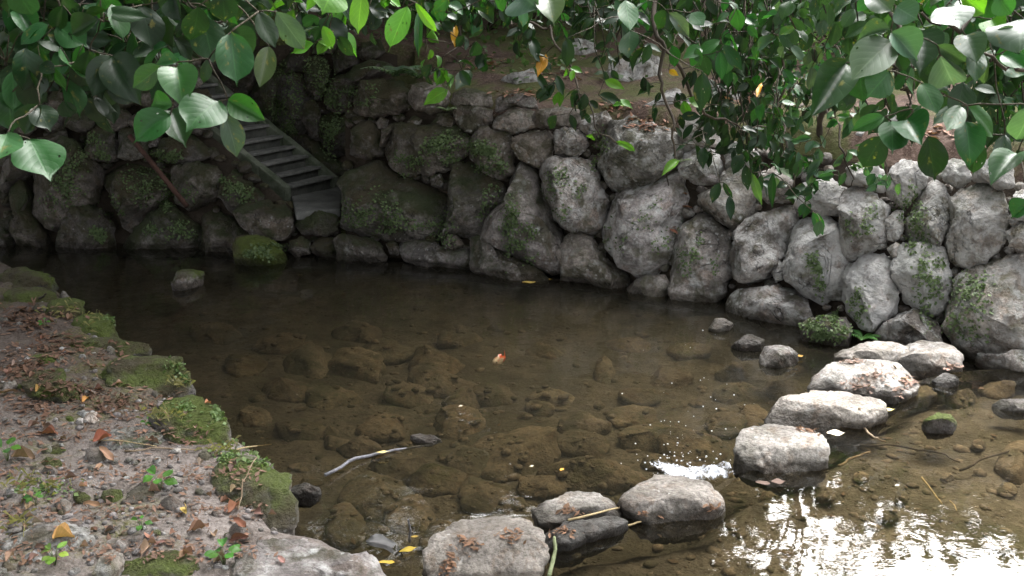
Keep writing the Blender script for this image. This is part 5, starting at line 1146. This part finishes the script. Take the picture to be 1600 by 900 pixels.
# ------------------------------------------------------------------ sticks, pole, reed, floating leaves, fish, foam
def stick(name, pts, r0, r1, mat, label, cat='stick', n=7, tw=True):
    fine = []
    for a, b in zip(pts[:-1], pts[1:]): fine += curve_pts(a, b, 0, 5, len(fine), 0.006 if mat in ('bark','stick','greystick') else 0.0015)[:-1]
    fine.append(pts[-1]); b0 = fine[0]; m_ = len(fine)
    v, f = tube([p-b0 for p in fine], [r0+(r1-r0)*i/(m_-1) for i in range(m_)], n, 0.25, len(label)); o = link(name, mesh(name, v, f), M[mat]); o.location = b0
    return tag(o, label, cat)
def on(u, v, z=0.0): return hit_z(u, v, z)
a = hit_wall(305,326); b = hit_wall(216,218); stick('rusty_pole', [a-wall_n(a)*(-0.16), b-wall_n(b)*(-0.20)], 0.027, 0.024, 'rust', 'rusty brown pole leaning on the mossy left wall', 'pole', 9)
stick('sunken_branch', [on(508,742,0.03),on(555,716,0.025),on(605,706,0.012),on(650,698,-0.01),on(690,690,-0.05)], 0.010, 0.006, 'greystick', 'grey wet branch lying half sunk in the pool', 'branch')
stick('dead_stick', [on(640,846,0.0),on(638,812,0.20)], 0.006, 0.004, 'greystick', 'thin grey stick standing up from the water by the bank corner')
stick('straw_stick', [top_p(888,816)[0]+Vector((0,0,.012)), top_p(968,799)[0]+Vector((0,0,.02))], 0.006, 0.005, 'straw', 'straight straw-coloured stick on the needle-strewn stepping stone')
stick('reed_stem', [on(858,900,0.10),on(868,858,0.12),top_p(866,846)[0]+Vector((0,0,.02))], 0.010, 0.008, 'reed', 'green reed stem leaning on the dark slab at the bottom edge', 'reed')
stick('bent_twig', [top_p(1342,640)[0]+Vector((0,0,.012)),on(1350,668,UPZ+.012),on(1366,684,UPZ+.004),on(1384,690,UPZ-.02)], 0.008, 0.005, 'stick', 'bent brown twig hanging from the long pale stepping stone', 'twig')
stick('yellow_straw', [on(1440,746,0.04),on(1455,765,0.05),on(1472,787,0.05)], 0.006, 0.004, 'straw', 'yellow straw lying under the shallow stream water', 'straw')
stick('yellow_straw', [on(1484,782,0.03),on(1492,790,0.03),on(1495,798,0.03)], 0.003, 0.002, 'straw', 'short thin yellow straw right of the long one', 'straw')
stick('sunken_twig', [on(1342,695,0.0),on(1400,696,0.01),on(1470,708,0.0),on(1500,722,0.0)], 0.007, 0.004, 'bark', 'long dark twig sunk on the stream bed below the dark green stone', 'twig')
stick('sunken_twig', [on(1500,735,0.0),on(1540,715,0.01),on(1595,700,0.0)], 0.008, 0.005, 'bark', 'dark twig sunk on the stream bed at the right edge', 'twig')
stick('sunken_twig', [on(1310,728,0.02),on(1330,716,0.03),on(1360,706,0.02)], 0.008, 0.006, 'stick', 'reddish twig sunk beside the broad stepping stone', 'twig')
a = top_p(62,466)[0]; stick('black_twig', [a, a+Vector((0.16,-0.22,0.10))], 0.010, 0.006, 'bark', 'short black twig lying across a mossy edge stone', 'twig')
stick('dry_stalk', [top_p(345,712)[0]+Vector((0,0,.012)),top_p(385,704)[0]+Vector((0,0,.02)),top_p(424,697)[0]+Vector((0,0,.012))], 0.005, 0.003, 'straw', 'pale dry stalk lying on the moss-capped edge stone', 'stalk')
stick('dry_stalk', [top_p(195,708)[0]+Vector((0,0,.012)),top_p(250,703)[0]+Vector((0,0,.012)),top_p(305,706)[0]+Vector((0,0,.01))], 0.004, 0.003, 'stick', 'long thin stalk lying across the middle of the bank', 'stalk')
stick('dry_stalk', [top_p(140,690)[0]+Vector((0,0,.01)),top_p(190,694)[0]+Vector((0,0,.02)),top_p(245,700)[0]+Vector((0,0,.01))], 0.003, 0.002, 'straw', 'thin curved straw across the long speckled rock', 'stalk')
stick('dry_stalk', [top_p(372,800)[0]+Vector((0,0,.01)),top_p(380,765)[0]+Vector((0,0,.04)),top_p(405,735)[0]+Vector((0,-.02,.08))], 0.003, 0.002, 'stick', 'thin bent stalk leaning on the moss-capped edge stone', 'stalk')
stick('yellow_stalk', [on(976,822,UPZ+.01),on(1002,815,UPZ+.02)], 0.006, 0.004, 'straw', 'short yellow stalk floating below the flat-topped stepping stone', 'stalk')
def afloat(u, v, px, ang, col, label, z, wsc=1.0, me=None):
    p = on(u, v, z+0.004); L = px*(p-O).length/F; a = math.radians(ang); y = Vector((math.cos(a), math.sin(a), 0)); me = me or DRY[2]
    o = place_leaf(me, p-y*L*.5, p+y*L*.5, Vector((0.05,-0.05,1)), wsc, None, col, 'floating_leaf'); tag(o, label, 'leaf')
FLAT = leaf_mesh(95, 0.55, 0.06, 0.05, 0.16, 7, 4, 0.03); FLAT.materials.append(M['dry'])
for u,v,px,ang,c,lab,z,ws in [(828,440,26,20,(0.50,0.36,0.10),'yellow leaf floating at the foot of the wall',0,1.0),(857,436,14,10,(0.40,0.26,0.06),'small yellow leaf just right of the floating yellow leaf',0,.8),(1306,676,28,5,(0.75,0.70,0.60),'cream white leaf floating beside the long pale stepping stone',UPZ,1.1),(720,634,10,40,(0.6,0.5,0.4),'tiny pale leaf on the pool above the round sunken stone',0,.7),(831,728,9,30,(0.7,0.65,0.5),'tiny white leaf drifting behind the needle-strewn stone',0,.7),(878,733,12,60,(0.50,0.28,0.05),'small orange leaf drifting behind the stepping stones',0,.9),(598,706,20,10,(0.60,0.50,0.22),'yellow leaf caught on the sunken branch',0.03,.6),(604,878,26,175,(0.50,0.36,0.06),'narrow yellow leaf in the dark corner beside the grey boulder',.01,.6),(638,858,30,30,(0.45,0.32,0.04),'bright yellow leaf floating by the first stepping stone',.01,.7),(648,838,14,15,(0.40,0.26,0.06),'small ochre leaf beside the upright grey stick',.0,.6),(1388,640,24,20,(0.55,0.50,0.20),'narrow yellow leaf floating below the small dark greenish stone',UPZ,.6),(1404,628,14,30,(0.5,0.42,0.15),'short yellow leaf tucked beside the small dark greenish stone',UPZ,.8),(1216,752,22,10,(0.13,0.085,0.07),'curled reddish leaf stuck under the broad stepping stone',UPZ+.02,1.2),(1192,754,22,160,(0.11,0.075,0.06),'dull brown leaf washed against the broad stepping stone',UPZ+.015,1.0),(1250,556,14,30,(0.45,0.26,0.06),'small orange leaf on the grey stone off the wall',.02,.9),(1402,758,9,15,(0.7,0.68,0.6),'tiny white fleck floating on the open stream',UPZ,.6),(965,634,0.1,0,(0.4,0.3,0.1),'',0,1)]:
    if lab: afloat(u,v,px,ang,c,lab,z,ws,FLAT)
p = on(600,852,0.03); o = place_leaf(LEAF[3], p+Vector((-.09,.02,.01)), p+Vector((.12,.03,.0)), Vector((.1,-.1,1)), 0.8, None, (0.025,0.026,0.028), 'floating_leaf'); tag(o, 'large dark grey leaf floating beside the lichen boulder', 'leaf')
# fish
fp = hit_z(780,563,-0.035); fish = empty('goldfish', fp, 'small orange and white goldfish swimming in the middle of the pool', 'fish'); fish.rotation_euler = (0,0,math.radians(62)); fish.scale = (1.35,1.35,1.35)
rings = [(-.060,.004,.007),(-.045,.008,.013),(-.025,.014,.020),(0,.018,.025),(.025,.018,.024),(.042,.014,.018),(.054,.008,.010),(.059,.003,.004)]; vs=[];fs=[]
for x, ry, rz2 in rings:
    for k in range(10): q = 2*math.pi*k/10; vs.append((-x, ry*math.cos(q)+.006*math.sin(x*40), rz2*math.sin(q)))
for i in range(len(rings)-1):
    for k in range(10): fs.append((i*10+k, i*10+(k+1)%10, (i+1)*10+(k+1)%10, (i+1)*10+k))
fs += [tuple(range(10)), tuple(range(70,80))]
fb = link('body', mesh('body', vs, fs), M['fish'], fish)
for s_ in (-1,1):
    bm = bmesh.new(); bmesh.ops.create_icosphere(bm, subdivisions=2, radius=0.0035); me = bpy.data.meshes.new('eye'); bm.to_mesh(me); bm.free(); e_ = link('eye', me, M['bark'], fb); e_.location = (-.047, s_*.011, .004)
def fin(name, pts, mat='fish'):
    n = len(pts); vs = [Vector(p)+Vector((0,.0012,0)) for p in pts]+[Vector(p)-Vector((0,.0012,0)) for p in pts]; link(name, mesh(name, vs, [tuple(range(n)), tuple(range(2*n-1,n-1,-1))]+[(i,(i+1)%n,n+(i+1)%n,n+i) for i in range(n)], False), M[mat], fish)
fin('tail_fin', [(.056,0,.004),(.078,.010,.024),(.092,.018,.026),(.080,.006,.0),(.092,.014,-.024),(.076,.006,-.020),(.056,0,-.004)])
fin('dorsal_fin', [(-.02,0,.022),(-.008,0,.036),(.022,0,.030),(.034,0,.016)])
for s_ in (-1,1): fin('side_fin', [(-.028,s_*.014,-.006),(-.016,s_*.034,-.012),(-.008,s_*.030,-.014),(-.016,s_*.013,-.010)])
# small cascade between two stepping stones
fr = np.random.RandomState(8); vs=[]; fs=[]
path = [((1150,742),(1128,716),UPZ+.012),((1138,748),(1112,726),.055),((1120,752),(1085,728),.035),((1095,754),(1058,724),.022),((1068,754),(1032,718),.016),((1040,748),(1010,712),.012),((1016,734),(998,708),.008)]
nn = 12; rows = []
for (a, b, z) in path: rows.append([hit_z(a[0]+(b[0]-a[0])*j/nn, a[1]+(b[1]-a[1])*j/nn, z) for j in range(nn+1)])
fine = []
for i in range(len(rows)-1):
    for s in range(5): fine.append([rows[i][j].lerp(rows[i+1][j], s/5) for j in range(nn+1)])
fine.append(rows[-1])
for i, rw in enumerate(fine):
    for j, p in enumerate(rw): vs.append(p+Vector((0,0,0.030*abs(fbm(p,14,3))+0.012*fbm(p,40,2)-0.006*(abs(j-nn/2)/(nn/2))**2)))
for i in range(len(fine)-1):
    for j in range(nn): fs.append((i*(nn+1)+j, i*(nn+1)+j+1, (i+1)*(nn+1)+j+1, (i+1)*(nn+1)+j))
tm = NT('white_water'); pz = tm.n('NewGeometry').outputs['Position']; wn1 = tm.noise(pz, 11, 5, .65, .8); wn2 = tm.noise(pz, 55, 4, .7)
xy = tm.n('UVMap').outputs[0]; sx = tm.n('SeparateXYZ', None, Vector=xy); edge = tm.math('MULTIPLY', tm.math('MULTIPLY', sx.outputs[1], tm.math('SUBTRACT', 1.0, sx.outputs[1])), 4.0)
mk = tm.math('ADD', tm.math('ADD', tm.math('MULTIPLY', wn1, .9), tm.math('MULTIPLY', wn2, .35)), tm.math('MULTIPLY', edge, .30)); mk = tm.math('SUBTRACT', mk, tm.math('MULTIPLY', tm.ramp(sx.outputs[0], .7, 1.0), .22))
foam_s = tm.pbsdf((0.62,0.65,0.70), 0.45, tm.bump(wn2, .6, .01)); trn = tm.n('BsdfTransparent')
M['white_water'] = tm.done(tm.n('MixShader', None, _0=tm.ramp(mk, .74, .98), _1=trn.outputs[0], _2=foam_s.outputs[0]))
uvw = [(i/(len(fine)-1), j/nn) for i in range(len(fine)) for j in range(nn+1)]
o = link('white_water', mesh('white_water', vs, fs, True, uvw), M['white_water']); tag(o, 'small white cascade foaming between two stepping stones', 'cascade', kind='stuff')
bub = []
for i in range(130):
    if i < 40: u, v = fr.normal(1075,55), fr.normal(672,32)
    elif i < 115: u, v = fr.normal(1060,34), fr.normal(725,12)
    else: u, v = fr.normal(1130,60), fr.normal(560,40)
    p = hit_z(u, v, 0.0); s = fr.choice((.002,.003,.004,.006))*(0.9 if i < 40 else 1.0)
    if above_weir(p.x,p.y) > -.05: continue
    bm = bmesh.new(); bmesh.ops.create_icosphere(bm, subdivisions=1, radius=s); bub.append(([x.co*1.0+p for x in bm.verts],[tuple(q.index for q in f.verts) for f in bm.faces])); bm.free()
v, f = join(bub); o = link('bubbles', mesh('bubbles', v, f), M['foam']); tag(o, 'white foam bubbles drifting on the pool beyond the cascade', 'bubbles', kind='stuff')
